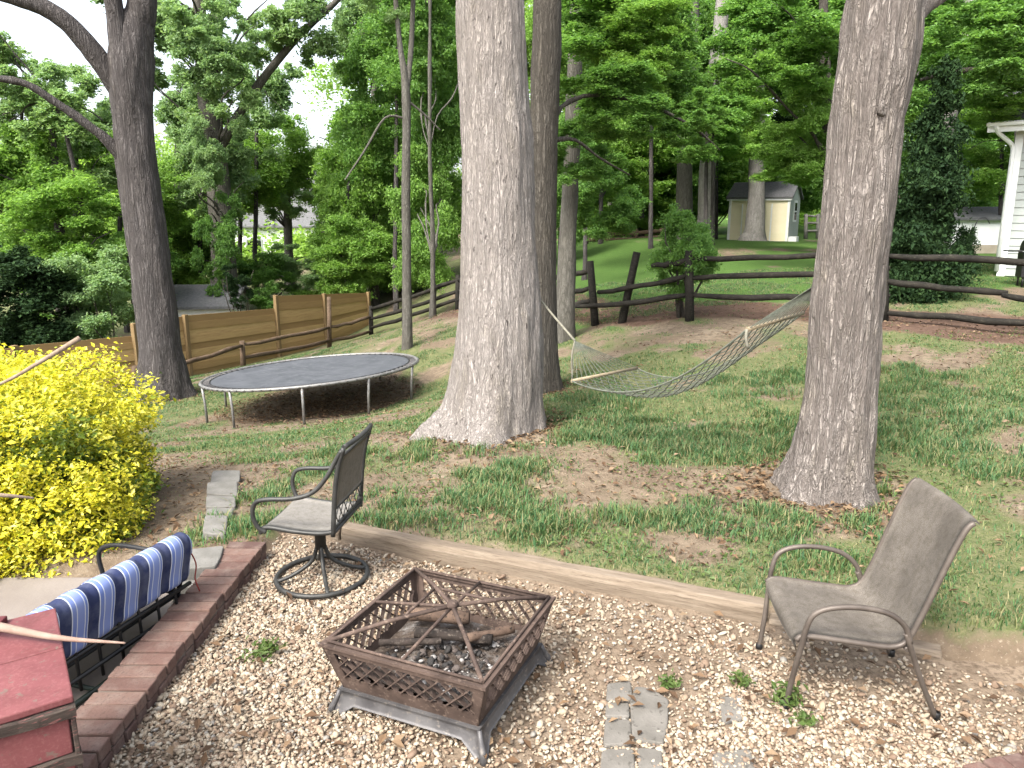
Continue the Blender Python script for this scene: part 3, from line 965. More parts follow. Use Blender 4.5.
# stand: arched skirts that run out into flared feet
for k in range(4):
    a_ = k * math.pi / 2
    ca, sa = math.cos(a_), math.sin(a_)
    mb = MB()
    rows = []
    ns = 25
    tw, bw = 0.350, 0.388
    for zz in range(5):
        row = []
        for i_ in range(ns):
            s_ = -1 + 2 * i_ / (ns - 1)
            e = abs(s_)
            low = 0.052 - 0.062 * sstep(0.74, 0.93, e)          # the arch between the feet
            z_ = 0.110 + (low - 0.110) * zz / 4
            wz = tw + (bw - tw) * ((0.110 - z_) / 0.110) ** 1.6
            x, y = s_ * wz, -wz
            row.append((ca * x - sa * y, sa * x + ca * y, float(z_)))
        rows.append(row)
    mb.sheet(rows, 0.006)
    mb.build("stand_skirt", M['pit_grey'], pit)
mb = MB()
for k in range(4):
    a_ = k * math.pi / 2; ca, sa = math.cos(a_), math.sin(a_)
    def q(x, y, z): return (ca * x - sa * y, sa * x + ca * y, z)
    o_, i_ = 0.355, 0.320
    mb.add([q(-o_, -o_, .110), q(o_, -o_, .110), q(i_, -i_, .110), q(-i_, -i_, .110), q(-o_, -o_, .119), q(o_, -o_, .119), q(i_, -i_, .119), q(-i_, -i_, .119)], [(3, 2, 1, 0), (4, 5, 6, 7), (0, 1, 5, 4), (2, 3, 7, 6)])
mb.build("stand_rail", M['pit_grey'], pit)
for sx in (-1, 1):
    for sy in (-1, 1):
        mb = MB(); mb.tube([(sx * .390, sy * .390, -.012), (sx * .378, sy * .378, .035), (sx * .362, sy * .362, .075), (sx * .352, sy * .352, .112)], [.018, .016, .012, .010], 8); mb.build("foot", M['pit_grey'], pit)
# lid frame: the mesh has burnt away, the bars are left, sagging out of square
mb = MB()
apex = Vector((0.06, -0.03, 0.455))
c4 = [Vector((sx * (A1 - .02), sy * (A1 - .02), ZR + .018)) for sx, sy in ((-1, -1), (1, -1), (1, 1), (-1, 1))]
ring = [apex.lerp(c, 0.42) + Vector((0, 0, .006)) for c in c4]
for c in c4: mb.tube([apex, apex.lerp(c, .5) + Vector((0, 0, .012)), c], .0105, 7)
for k in range(4):
    mid = (c4[k] + c4[(k + 1) % 4]) / 2
    if k != 1: mb.tube([apex + Vector((0, 0, -.004)), mid], .0085, 6)
mb.tube([ring[2], ring[3]], .008, 6); mb.tube([ring[3], ring[0]], .008, 6)
for k in range(4): mb.tube([c4[k] + Vector((0, 0, .002)), c4[(k + 1) % 4] + Vector((0, 0, .002))], .007, 6)
mb.lathe([(0.0, .026), (.02, .022), (.028, .008), (.028, -.004), (0, -.006)], apex, 12)
mb.build("screen_frame", M['rust'], pit)

def in_pit(x, y, z): 
    c, s = math.cos(PIT_RZ), math.sin(PIT_RZ)
    return Vector((PIT_C.x + c * x - s * y, PIT_C.y + s * x + c * y, z))
# ash
t = NT("wood_ash")
v = t.mapped()
n1 = t.noise(v, 9, 6, 0.7); n2 = t.noise(v, 60, 4, 0.7)
col = t.ramp(n1, [(0.35, (0.035, 0.03, 0.027)), (0.5, (0.11, 0.085, 0.068)), (0.62, (0.20, 0.18, 0.165)), (0.74, (0.42, 0.40, 0.38))])
col = t.mix(t.ramp(n2, [(0.5, 0.0), (0.66, 0.8)]), col, (0.06, 0.048, 0.04))
t.bump(n2, 0.7, 0.02); M['ash'] = t.set(col, 0.95, spec=0.05)
rows = []
for j in range(26):
    row = []
    for i_ in range(26):
        x, y = -1 + 2 * i_ / 25, -1 + 2 * j / 25
        e = max(abs(x), abs(y))
        z_ = 0.178 + 0.035 * float(fbm(np.array([x * 3]), np.array([y * 3]), octs=3, seed=4)[0]) - 0.02 * e
        row.append(in_pit(x * 0.318, y * 0.318, z_))
    rows.append(row)
mb = MB(); mb.sheet(rows[::-1]); o = mb.build("ash", M['ash']); tag(o, "grey and white ash bed inside the fire pit", "ash", kind='stuff')
rg = np.random.default_rng(9)
n = 260
xx = np.clip(rg.normal(0.08, 0.15, n), -.29, .29); yy = np.clip(rg.normal(-0.1, 0.12, n), -.29, .29)
pp = np.array([in_pit(a_, b_, 0.20 + 0.014 * rg.uniform()) for a_, b_ in zip(xx, yy)])
t = NT("charcoal_bits"); i = t.island()
t.set(t.ramp(i, [(0, (0.03, 0.027, 0.025)), (0.45, (0.10, 0.08, 0.07)), (0.78, (0.34, 0.32, 0.30)), (0.94, (0.62, 0.60, 0.58))], 'CONSTANT'), 0.9)
tag(scatter_stones("charcoal_debris", pp, rg.uniform(.006, .017, n), t.m, 3), "white and black burnt crumbs on the ash in the fire pit", "embers", kind='stuff')
M['char'] = worn('charred_wood', (0.02, 0.017, 0.015), (0.07, 0.055, 0.047), 14, 0.85, 0, 0.7, c3=(0.15, 0.125, 0.105))
M['logwood'] = worn('half_burnt_wood', (0.09, 0.06, 0.045), (0.19, 0.13, 0.095), 14, 0.85, 0, 0.7, c3=(0.03, 0.025, 0.022))
for lab, a_, b_, r_, mt in [("thick brown half burnt log under the far left of the fire pit lid", (-.26, .12, .265), (.02, .22, .255), .036, 'logwood'),
                            ("black charred log lying across the middle of the fire pit", (-.15, -.02, .265), (.20, .10, .245), .028, 'char'),
                            ("thin charred branch near the left inner corner of the fire pit", (-.27, -.15, .25), (.0, -.03, .26), .017, 'char'),
                            ("reddish brown charred stick by the right inner wall of the fire pit", (.10, .02, .27), (.26, .22, .25), .022, 'logwood')]:
    a_, b_ = Vector(a_), Vector(b_)
    mb = MB(); d = b_ - a_
    pts = [a_.lerp(b_, k / 6) + Vector((rnd.uniform(-1, 1), rnd.uniform(-1, 1), rnd.uniform(-1, 1))) * r_ * .12 for k in range(7)]
    mb.tube([in_pit(*p) for p in pts], [r_ * rnd.uniform(.85, 1.1) for _ in pts], 10)
    tag(mb.build("burnt_log", M[mt]), lab, "firewood", "burnt wood in the fire pit")

# ------------------------------------------------------------------ brown sling chair
def sling_mat(name, c1, c2, c3):
    t = NT(name)
    v = t.mapped()
    n1 = t.noise(v, 5, 5, 0.6); n2 = t.noise(v, 260, 2, 0.6); n3 = t.noise(v, 35, 4, .6)
    col = t.ramp(n1, [(0.35, c1), (0.66, c2)])
    col = t.mix(t.ramp(n2, [(0.4, 0.0), (0.6, 0.7)]), col, c3)
    col = t.mix(t.ramp(n3, [(0.46, 0.0), (0.66, 0.6)]), col, t.mix(1.0, col, (0.70, 0.68, 0.62), 'MULTIPLY'))
    t.bump(n2, 0.25, 0.002)
    return t.set(col, 0.85, spec=0.2)
M['sling'] = sling_mat('taupe_sling', (0.118, 0.104, 0.088), (0.205, 0.182, 0.155), (0.085, 0.075, 0.064))
M['sling_pale'] = sling_mat('pale_grey_sling', (0.20, 0.188, 0.17), (0.275, 0.26, 0.237), (0.16, 0.15, 0.135))
M['sling_tan'] = sling_mat('tan_sling', (0.17, 0.15, 0.12), (0.23, 0.20, 0.165), (0.12, 0.105, 0.085))
M['frame_brown'] = worn('brown_powder_coat', (0.095, 0.078, 0.066), (0.15, 0.125, 0.105), 9, 0.5, 0.3, 0.15)
M['frame_dark'] = worn('dark_grey_cast_metal', (0.038, 0.038, 0.036), (0.075, 0.075, 0.070), 9, 0.5, 0.4, 0.15)
M['black'] = worn('black_metal', (0.012, 0.012, 0.013), (0.03, 0.03, 0.03), 9, 0.5, 0.3, 0.1)

ch = thing("sling_chair", "taupe sling patio chair with curved arms on the gravel at right", "chair", (1.60, 3.245, 0.0), R(175))
prof = [(.315, .335), (.318, .375), (.285, .398), (.16, .388), (.02, .372), (-.09, .365), (-.150, .395), (-.195, .50), (-.245, .66), (-.295, .82), (-.335, .925), (-.362, .955), (-.385, .945)]
PS = crspline(prof, 44)
rows = []
hw = 0.265
for (x, z_) in PS:
    row = []
    for j in range(13):
        s_ = -1 + j / 6
        seat_sag = -0.018 * (1 - s_ * s_)
        k = sstep(.35, .6, np.array([z_]))[0]
        wd = hw * (1 + 0.02 * k)
        row.append((x + seat_sag * k * 1.2, s_ * wd, z_ + seat_sag * (1 - k)))
    rows.append(row)
mb = MB(); mb.sheet(rows, 0.006); mb.build("sling", M['sling'], ch)
for sg in (-1, 1):
    y = sg * (hw + 0.008)
    mb = MB()
    mb.tube([(x, y, z_ - .004) for x, z_ in crspline(prof[1:-1], 34)], .0125, 9)
    mb.build("side_rail", M['frame_brown'], ch)
    y2 = sg * (hw + 0.026)
    pts = [(.335, sg * .25, 0.0), (.315, sg * .262, .18), (.298, y2, .36), (.288, y2 + sg * .006, .44), (.262, y2 + sg * .012, .515), (.19, y2 + sg * .016, .552), (.07, y2 + sg * .016, .560), (-.05, y2 + sg * .012, .535), (-.125, y2 + sg * .006, .475), (-.158, y2, .395)]
    mb = MB(); mb.tube(spl(pts, 46), .0125, 10); mb.build("arm", M['frame_brown'], ch)
    mb = MB(); mb.tube(spl([(-.135, y2 + sg*.002, .44), (-.158, y2, .385), (-.235, sg * .268, .20), (-.330, sg * .25, 0.0)], 16), .0125, 10)
    lg = mb.build("leg", M['frame_brown'], ch)
    for x in (.335, -.33):
        m2 = MB(); m2.lathe([(0, 0.0), (.017, 0.0), (.017, .03), (.013, .034)], (x, sg * .25, 0.001), 12); m2.build("foot_cap", M['black'], ch)
for x in (-.155, .27):
    mb = MB(); mb.tube([(x, -hw - .02, .355), (x, hw + .02, .355)], .011, 8); mb.build("cross_bar", M['frame_brown'], ch)

# ------------------------------------------------------------------ swivel chair
sw = thing("swivel_chair", "dark framed swivel patio chair with pale seat standing beside the timber end", "chair", (-1.180, 4.30, 0.012), R(172))
mb = MB(); mb.tube([(.275 * math.cos(a_) , .275 * math.sin(a_), .018) for a_ in np.linspace(0, 2 * np.pi, 48, endpoint=False)], .016, 8, closed=True)
mb.build("base_ring", M['frame_dark'], sw)
for k in range(4):
    a_ = k * math.pi / 2 + .5
    mb = MB(); mb.tube(spl([(.27 * math.cos(a_), .27 * math.sin(a_), .02), (.17 * math.cos(a_), .17 * math.sin(a_), .05), (.06 * math.cos(a_), .06 * math.sin(a_), .12), (.02 * math.cos(a_), .02 * math.sin(a_), .22)], 12), .013, 7)
    mb.build("base_spoke", M['frame_dark'], sw)
mb = MB(); mb.lathe([(0, .20), (.034, .20), (.034, .32), (.055, .33), (.055, .37), (0, .37)], (0, 0, 0), 16); mb.box((0, 0, .375), (.26, .20, .02)); mb.build("swivel_column", M['frame_dark'], sw)
sprof = crspline([(.262, .385), (.255, .412), (.20, .425), (.05, .408), (-.10, .405), (-.185, .42)], 24)
rows = [[(x, -.225 + .45 * j / 10, z_ - .012 * (1 - (j / 5 - 1) ** 2)) for j in range(11)] for x, z_ in sprof]
mb = MB(); mb.sheet(rows, .007); mb.build("seat", M['sling_pale'], sw)
for sg in (-1, 1):
    mb = MB(); mb.tube([(x, sg * .236, z_ - .003) for x, z_ in sprof], .014, 8); mb.build("seat_rail", M['frame_dark'], sw)
for x, z_ in ((.262, .388), (-.185, .412)):
    mb = MB(); mb.tube([(x, -.236, z_), (x, .236, z_)], .013, 8); mb.build("seat_cross_bar", M['frame_dark'], sw)
bprof = [(-.180, .39), (-.190, .50), (-.205, .65), (-.230, .80), (-.272, .93)]
BP = crspline(bprof, 20)
for sg in (-1, 1):
    mb = MB(); mb.tube([(x, sg * .236, z_) for x, z_ in BP], .015, 8); mb.build("back_post", M['frame_dark'], sw)
    y2 = sg * .262
    pts = [(.225, sg * .245, .395), (.262, y2, .43), (.285, y2 + sg * .01, .51), (.262, y2 + sg * .015, .585), (.19, y2 + sg * .015, .612), (.04, y2 + sg * .01, .622), (-.08, y2, .66), (-.165, sg * .254, .75), (-.215, sg * .245, .84), (-.262, sg * .238, .915)]
    mb = MB(); mb.tube(spl(pts, 44), [.0135] * 44, 9); mb.build("arm", M['frame_dark'], sw)
mb = MB()
tp = [(-.272 - .03 * (1 - (s_ ** 2)), s_ * .236, .93 + .012 * (1 - s_ ** 2)) for s_ in np.linspace(-1, 1, 13)]
mb.tube(tp, .015, 8); mb.build("back_rail", M['frame_dark'], sw)
def bx(z_): return float(np.interp(z_, BP[:, 1], BP[:, 0]))
for z_ in (.555, .44, .875):
    mb = MB(); mb.tube([(bx(z_), -.236, z_), (bx(z_), .236, z_)], .010, 8); mb.build("back_rail", M['frame_dark'], sw)
mb = MB()
for k in range(6):
    ya, yb = -.236 + .0787 * k, -.236 + .0787 * (k + 1)
    mb.tube([(bx(.445), ya, .445), (bx(.55), yb, .55)], .0036, 6); mb.tube([(bx(.445), yb, .445), (bx(.55), ya, .55)], .0036, 6)
mb.build("back_lattice", M['frame_dark'], sw)
rows = [[(bx(z_) - .004, -.205 + .41 * j / 8, z_) for j in range(9)] for z_ in np.linspace(.562, .870, 12)]
mb = MB(); mb.sheet(rows, .006); mb.build("back_sling", M['sling_tan'], sw)

# ------------------------------------------------------------------ chair with the striped cushion
t = NT("blue_striped_cloth")
sx = t.n("ShaderNodeSeparateXYZ"); t.l(t.tc.outputs['Object'], sx.inputs[0])
per = t.math('FRACT', t.math('DIVIDE', t.math('ADD', sx.outputs[0], 10.03), 0.158))
navy, blue, white, mid = (0.03, 0.04, 0.10), (0.16, 0.225, 0.50), (0.62, 0.66, 0.74), (0.22, 0.29, 0.58)
col = t.ramp(per, [(0.0, navy), (0.24, white), (0.275, blue), (0.40, white), (0.43, mid), (0.68, white), (0.715, blue), (0.80, white), (0.83, navy)], 'CONSTANT')
n2 = t.noise(t.mapped(), 180, 3, .6); n1 = t.noise(t.mapped(), 9, 4, .6)
col = t.mix(t.ramp(n1, [(0.4, 0.0), (0.7, 0.25)]), col, (0.30, 0.32, 0.38))
t.bump(n2, .3, .002); M['stripe'] = t.set(col, 0.9, spec=.15)
GA = math.atan2(0.955, 0.297)
gl = thing("glider_chair", "black metal patio chair with blue striped cushion over its back, beside the brick edging", "chair", (-2.055, 3.50, -0.05), GA)
# local x runs along the back (away from the camera), local y points to the seat (left)
LX0, LX1 = -0.55, 0.47
rows = []
nx_ = 73
prof = [(-.075, .255), (-.105, .275), (-.118, .34), (-.142, .44), (-.146, .505), (-.122, .538), (-.085, .54), (-.05, .515), (.0, .45), (.03, .34), (.07, .25), (.14, .215), (.34, .215), (.50, .205)]
PC = crspline(prof, 40)
for i_, (y, z_) in enumerate(PC):
    row = []
    for j in range(nx_):
        x = LX0 + (LX1 - LX0) * j / (nx_ - 1)
        ph = ((x + 10.03) / 0.158) % 1.0
        puff = 0.013 * (abs(math.sin(math.pi * (ph - 0.035))) ** 0.6) - 0.01
        endr = 0.035 * (sstep(-.0, .05, np.array([min(x - LX0, LX1 - x)]))[0] - 1)
        sag = 0.01 * math.sin(x * 7)
        out = -(puff + endr) if y < -.05 else (puff + endr) * .6
        row.append((x, y + out, z_ + (puff + endr if i_ > 8 else sag * .6)))
    rows.append(row)
mb = MB(); mb.sheet(rows[::-1], 0.020); mb.build("striped_cushion", M['stripe'], gl)
for x in (LX0 + .04, LX1 - .03):
    mb = MB()
    mb.tube(spl([(x, -.015, .14), (x, -.05, .25), (x, -.088, .40), (x, -.102, .50)], 12), .014, 8)
    mb.tube(spl([(x, -.02, .16), (x, .2, .175), (x, .5, .165)], 8), .014, 8)
    mb.tube(spl([(x, -.075, .36), (x, .1, .40), (x, .4, .40), (x, .52, .33), (x, .50, .16)], 20), .013, 8)
    mb.build("side_frame", M['black'], gl)
    for lp in ([(x, .02, .17), (x, -.08, .11), (x, -.12, .02)], [(x, .45, .16), (x, .50, .09), (x, .53, .02)]):
        mb = MB(); mb.tube(spl(lp, 8), .016, 8); mb.build("leg", M['black'], gl)
for y, z_ in ((-.09, .46), (-.105, .235), (-.115, .13), (-.01, .15), (.2, .17), (.48, .16)):
    mb = MB(); mb.tube([(LX0 + .02, y, z_), (LX1 - .02, y, z_)], .012, 8); mb.build("cross_rail", M['black'], gl)
for k in range(7):
    x = LX0 + .1 + k * .13
    mb = MB(); mb.tube([(x, -.112, .06), (x, -.105, .25), (x, -.085, .40)], .009, 6); mb.build("back_slat", M['black'], gl)
M['rail_green'] = worn('dark_green_metal', (0.015, 0.024, 0.019), (0.035, 0.05, 0.042), 9, 0.45, 0.3, 0.1)
mb = MB()
for y in (-.12, .53):
    mb.tube([(LX0 - .03, y, .018), (LX1 + .03, y, .018)], .016, 8)
mb.tube([(LX0 + .3, -.12, .018), (LX0 + .3, .53, .018)], .012, 8)
mb.build("glider_base", M['rail_green'], gl)
M['link'] = worn('grey_steel_link', (0.20, 0.20, 0.19), (0.33, 0.33, 0.31), 14, 0.45, 0.6, 0.1)
mb = MB()
mb.tube(spl([(LX1 - .24, -.115, .09), (LX1 - .14, -.125, .06), (LX1 - .04, -.12, .09)], 8), .008, 6)
mb.tube([(LX1 - .26, -.118, .05), (LX1 - .05, -.118, .15)], .007, 6)
mb.build("glider_link", M['link'], gl)
M['red_tie'] = worn('red_cord', (0.22, 0.035, 0.03), (0.30, 0.06, 0.05), 20, .8)
mb = MB(); mb.tube(spl([(LX1 - .01, -.11, .44), (LX1 + .012, -.13, .34), (LX1 + .005, -.12, .25), (LX1 + .015, -.135, .17)], 14), .004, 5); mb.build("cushion_tie", M['red_tie'], gl)

# ------------------------------------------------------------------ red painted chest
t = NT("worn_red_paint")
v = t.mapped()
n1 = t.noise(v, 3.5, 6, 0.6); n2 = t.noise(v, 22, 6, 0.7, .3); n3 = t.noise(v, 90, 3, .6)
col = t.ramp(n1, [(0.35, (0.165, 0.048, 0.051)), (0.65, (0.22, 0.072, 0.074))])
col = t.mix(t.ramp(n3, [(0.5, 0.0), (0.66, .3)]), col, (0.30, 0.135, 0.13))
col = t.mix(t.ramp(n2, [(0.61, 0.0), (0.65, 1.0)]), col, (0.17, 0.115, 0.095))
st_ = t.noise(t.mapped((1, 1, 1)), 8, 6, .7)
col = t.mix(t.ramp(st_, [(0.48, 0.0), (0.66, 0.6)]), col, t.mix(1.0, col, (0.62, 0.55, 0.52), 'MULTIPLY'))
t.bump(n2, .25, .004); M['redpaint'] = t.set(col, t.ramp(n1, [(0.3, .5), (0.7, .75)]), spec=.3)
M['edgewood'] = worn('bare_dark_wood', (0.04, 0.03, 0.026), (0.09, 0.072, 0.06), 12, .9, 0, .6, c3=(0.24, 0.10, 0.095), stretch=(.4, 3, 3))
M['redslit'] = worn('dark_red_wood', (0.10, 0.018, 0.022), (0.16, 0.03, 0.034), 10, .6)
C0 = Vector((-1.372, 2.06, 0))
ca = math.atan2(-.57, -.82)
chest = thing("wooden_chest", "red painted wooden chest with worn dark edges in the bottom left corner", "chest", C0, ca)
# local x runs left along the front, local y = -(depth) ... depth direction is local -y
LW, LD, ZT = 1.1, 0.66, 0.75
mb = MB()
for k in range(2):
    mb.box((LW / 2, -(LD / 4 + k * LD / 2), ZT - .0125), (LW + .02, LD / 2 - .004, .025))
mb.build("lid", M['redpaint'], chest, bevel=.005)
for z0_, z1_ in ((ZT - .195, ZT - .065), (ZT - .365, ZT - .235), (ZT - .56, ZT - .405), (0.0, ZT - .60)):
    mb = MB(); mb.box((LW / 2, -.012, (z0_ + z1_) / 2), (LW - .02, .022, z1_ - z0_)); mb.box((0.021, -LD / 2, (z0_ + z1_) / 2), (.022, LD - .05, z1_ - z0_))
    mb.build("board", M['redpaint'], chest, bevel=.004)
for z_ in (ZT - .045, ZT - .215, ZT - .385, ZT - .58):
    mb = MB()
    n_ = 22
    rows_ = []
    vs, fs = [], []
    for i_ in range(n_ + 1):
        x = -.012 + (LW) * i_ / n_
        d_ = rnd.uniform(-.004, .006); e_ = rnd.uniform(-.005, .005)
        for (yy_, zz_) in ((.012 + d_, -.018 + e_), (.014 + d_, .016 + e_), (-.03, .018), (-.03, -.018)):
            vs.append((x, yy_, z_ + zz_))
    for i_ in range(n_):
        for q_ in range(4):
            fs.append((i_ * 4 + q_, i_ * 4 + (q_ + 1) % 4, (i_ + 1) * 4 + (q_ + 1) % 4, (i_ + 1) * 4 + q_))
    fs.append((3, 2, 1, 0)); fs.append(tuple(n_ * 4 + q_ for q_ in range(4)))
    mb.add(vs, [f_[::-1] for f_ in fs]); mb.build("edge_strip", M['edgewood'], chest)
for y in (0.0, -LD + .01):
    mb = MB(); mb.box((-.002, y, (ZT - .03) / 2), (.014, .024, ZT - .03)); mb.build("corner_post", M['edgewood'], chest, bevel=.003)
mb = MB(); mb.box((.20, -LD + .10, ZT + .012), (.20, .028, .024), R(62)); mb.build("hasp_strip", M['redslit'], chest, bevel=.004)

M['deadwood'] = worn('dead_wood', (0.24, 0.175, 0.125), (0.34, 0.265, 0.20), 12, .9, 0, .4, stretch=(2, 2, .4))
M['deadwood_red'] = worn('peeled_branch', (0.25, 0.165, 0.13), (0.36, 0.26, 0.21), 12, .85, 0, .3)
def stick(label, pts, rad, mat=M['deadwood']):
    mb = MB(); mb.tube(spl(pts, 24), list(crspline([(r_,) for r_ in rad], 24)[:, 0]), 9)
    return tag(mb.build("dead_branch", mat), label, "branch")
stick("peeled bare branch lying across the red chest toward the brick edging", [at(-60, 616, 2.4), at(0, 627, 2.38), at(60, 638, 2.34), at(125, 643, 2.24)], [.020, .016, .010, .003], M['deadwood_red'])
stick("long dry branch rising out of the yellow bush at the left edge", [at(-70, 410, 4.7), at(0, 384, 4.75), at(40, 362, 4.85), at(80, 338, 5.0)], [.008, .010, .014, .018])
stick("short thin twig poking from the lower front of the yellow bush", [at(-40, 494, 4.1), at(0, 495, 4.1), at(34, 498, 4.2)], [.012, .012, .006])

# ------------------------------------------------------------------ yellow bush
def super_points(c, rad, n, rg, p=2.6, shell=0.30, seed=0):
    d = rg.normal(size=(n, 3)); d[:, 2] = np.abs(d[:, 2]) - 0.35
    d /= np.linalg.norm(d, axis=1)[:, None]
    k = (np.abs(d) ** p).sum(1) ** (-1 / p)
    lump = 0.80 + 0.42 * fbm(d[:, 0] * 4.2 + seed, d[:, 1] * 4.2, d[:, 2] * 4.2, 3, seed)
    lump = lump * (0.93 + 0.16 * fbm(d[:, 0] * 13 + seed, d[:, 1] * 13, d[:, 2] * 13, 2, seed + 4))
    r = 1 - shell * rg.uniform(0, 1, n) ** 1.6
    return np.array(c) + d * (k * lump * r)[:, None] * np.array(rad), d

by = thing("golden_bush", "large clipped bush with bright yellow and green leaves at the left edge", "bush", (-4.20, 5.42, -0.17))
rg = np.random.default_rng(12)
P_, d_ = super_points((0, 0, .30), (1.16, 1.06, .96), 130000, rg, 4.2, .34, 3)
P2, d2 = super_points((.92, -.42, .16), (.60, .56, .60), 26000, rg, 2.6, .4, 8)
P_ = np.concatenate([P_, P2]); d_ = np.concatenate([d_, d2])
ok = P_[:, 2] > 0.06; P_, d_ = P_[ok], d_[ok]
# gather into sprigs
sel = rg.integers(0, len(P_), len(P_)); sprig = rg.integers(0, 9000, len(P_))
cen = P_[rg.permutation(len(P_))[:9000]]
P3 = cen[sprig] * .8 + P_ * 0.0 + rg.normal(0, .034, P_.shape) + cen[sprig] * .2
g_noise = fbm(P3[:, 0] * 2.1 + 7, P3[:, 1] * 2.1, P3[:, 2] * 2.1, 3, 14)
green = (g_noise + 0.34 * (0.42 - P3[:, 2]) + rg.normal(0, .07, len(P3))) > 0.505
# leaves stand up and outwards
def bush_leaves(name, pts, mat, size):
    V_, F_ = leaf_arrays(pts, size * rg.choice([.75, 1.0, 1.35], len(pts)), 0.35, .58, rg, -0.4)
    return link_mesh(name, np_mesh(name, V_, F_), mat, by)
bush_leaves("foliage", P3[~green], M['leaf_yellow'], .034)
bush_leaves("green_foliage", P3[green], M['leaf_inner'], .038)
mb = MB()
for k in range(26):
    a_ = rnd.uniform(0, 6.28); r_ = rnd.uniform(.2, 1)
    b_ = Vector((r_ * math.cos(a_) * 1.0, r_ * math.sin(a_) * .9, rnd.uniform(.5, 1.0)))
    pts, rad = limb_to((b_.x * .3, b_.y * .3, -.1), b_, .016, .005)
    mb.tube(pts, rad, 6)
mb.build("stem", M['bark_brown'], by)

# ------------------------------------------------------------------ trampoline
M['mat'] = worn('faded_trampoline_mat', (0.062, 0.068, 0.078), (0.092, 0.099, 0.112), 3, 0.75, 0, 0.1, c3=(0.125, 0.132, 0.145))
M['galv'] = worn('galvanised_tube', (0.20, 0.20, 0.195), (0.31, 0.31, 0.30), 10, .55, .5, .1, c3=(0.19, 0.13, 0.09))
TC = at(312.5, 370, 12.35)
tr = thing("trampoline", "round trampoline with grey mat and no net standing on the sloping lawn", "trampoline", TC)
tilt = R(-4.4)
from mathutils import Matrix
TM = Matrix.Rotation(tilt, 3, 'Y') @ Matrix.Rotation(R(-2.4), 3, 'X')
RT = 1.755
def tp_(r_, a_, z_=0.0): return TM @ Vector((r_ * math.cos(a_), r_ * math.sin(a_), z_))
mb = MB(); mb.tube([tp_(RT, a_) for a_ in np.linspace(0, 2 * np.pi, 72, endpoint=False)], .026, 8, closed=True); mb.build("rim", M['galv'], tr)
mb = MB(); vs, fs = [], []
for i_, r_ in enumerate((0.001, .4, .8, 1.2, 1.5, 1.62)):
    for k in range(64): vs.append(tp_(r_, 2 * math.pi * k / 64, -.03 * (1 - (r_ / 1.62) ** 2) + .005))
for i_ in range(5):
    for k in range(64): fs.append((i_ * 64 + k, i_ * 64 + (k + 1) % 64, (i_ + 1) * 64 + (k + 1) % 64, (i_ + 1) * 64 + k))
mb.add(vs, fs, True); mb.build("jumping_mat", M['mat'], tr)
mb = MB()
for k in range(80):
    a_ = 2 * math.pi * k / 80
    mb.tube([tp_(1.615, a_), tp_(1.79, a_)], .011, 5, caps=False)
mb.build("spring_ring", M['pit_grey'], tr)
mb = MB()
mb.tube([tp_(1.62, a_) for a_ in np.linspace(0, 2 * np.pi, 72, endpoint=False)], .014, 6, closed=True); mb.build("mat_edge", M['black'], tr)
for deg in (-80, -47, -10, -118, -149, 166, 60, 112):
    a_ = R(deg)
    p = tp_(RT, a_); wx, wy = TC.x + p.x, TC.y + p.y
    g = hz(wx, wy) - TC.z
    mb = MB(); mb.tube([(p.x, p.y, p.z), (p.x * .985, p.y * .985, (p.z + g) / 2), (p.x * .98, p.y * .98, g - .04)], .021, 8); mb.build("leg", M['galv'], tr)

# ------------------------------------------------------------------ fences
t = NT("new_fence_boards", 0.95)
i = t.island(); v = t.mapped((3, 3, 26))
n1 = t.noise(t.mapped((.8, .8, 9)), 3, 6, .65); n2 = t.noise(v, 1.5, 5, .6)
col = t.ramp(i, [(0, (0.20, 0.128, 0.055)), (0.5, (0.31, 0.205, 0.088)), (1, (0.41, 0.285, 0.13))])
col = t.mix(t.ramp(n1, [(0.45, 0.0), (0.7, 0.5)]), col, (0.20, 0.12, 0.055))
t.bump(n2, .3, .004); M['fence_new'] = t.set(col, .8, spec=.2)
M['fence_post'] = worn('fence_post_wood', (0.19, 0.13, 0.062), (0.26, 0.18, 0.09), 6, .85, 0, .3, stretch=(3, 3, .5))
M['rail_old'] = worn('mossy_dark_rail', (0.014, 0.013, 0.011), (0.036, 0.032, 0.026), 5, .9, 0, .5, c3=(0.06, 0.056, 0.042), stretch=(1, 1, 2))
M['rail_brown'] = worn('brown_weathered_rail', (0.085, 0.058, 0.038), (0.155, 0.11, 0.075), 5, .9, 0, .5, c3=(0.05, 0.037, 0.027), stretch=(1, 1, 2))

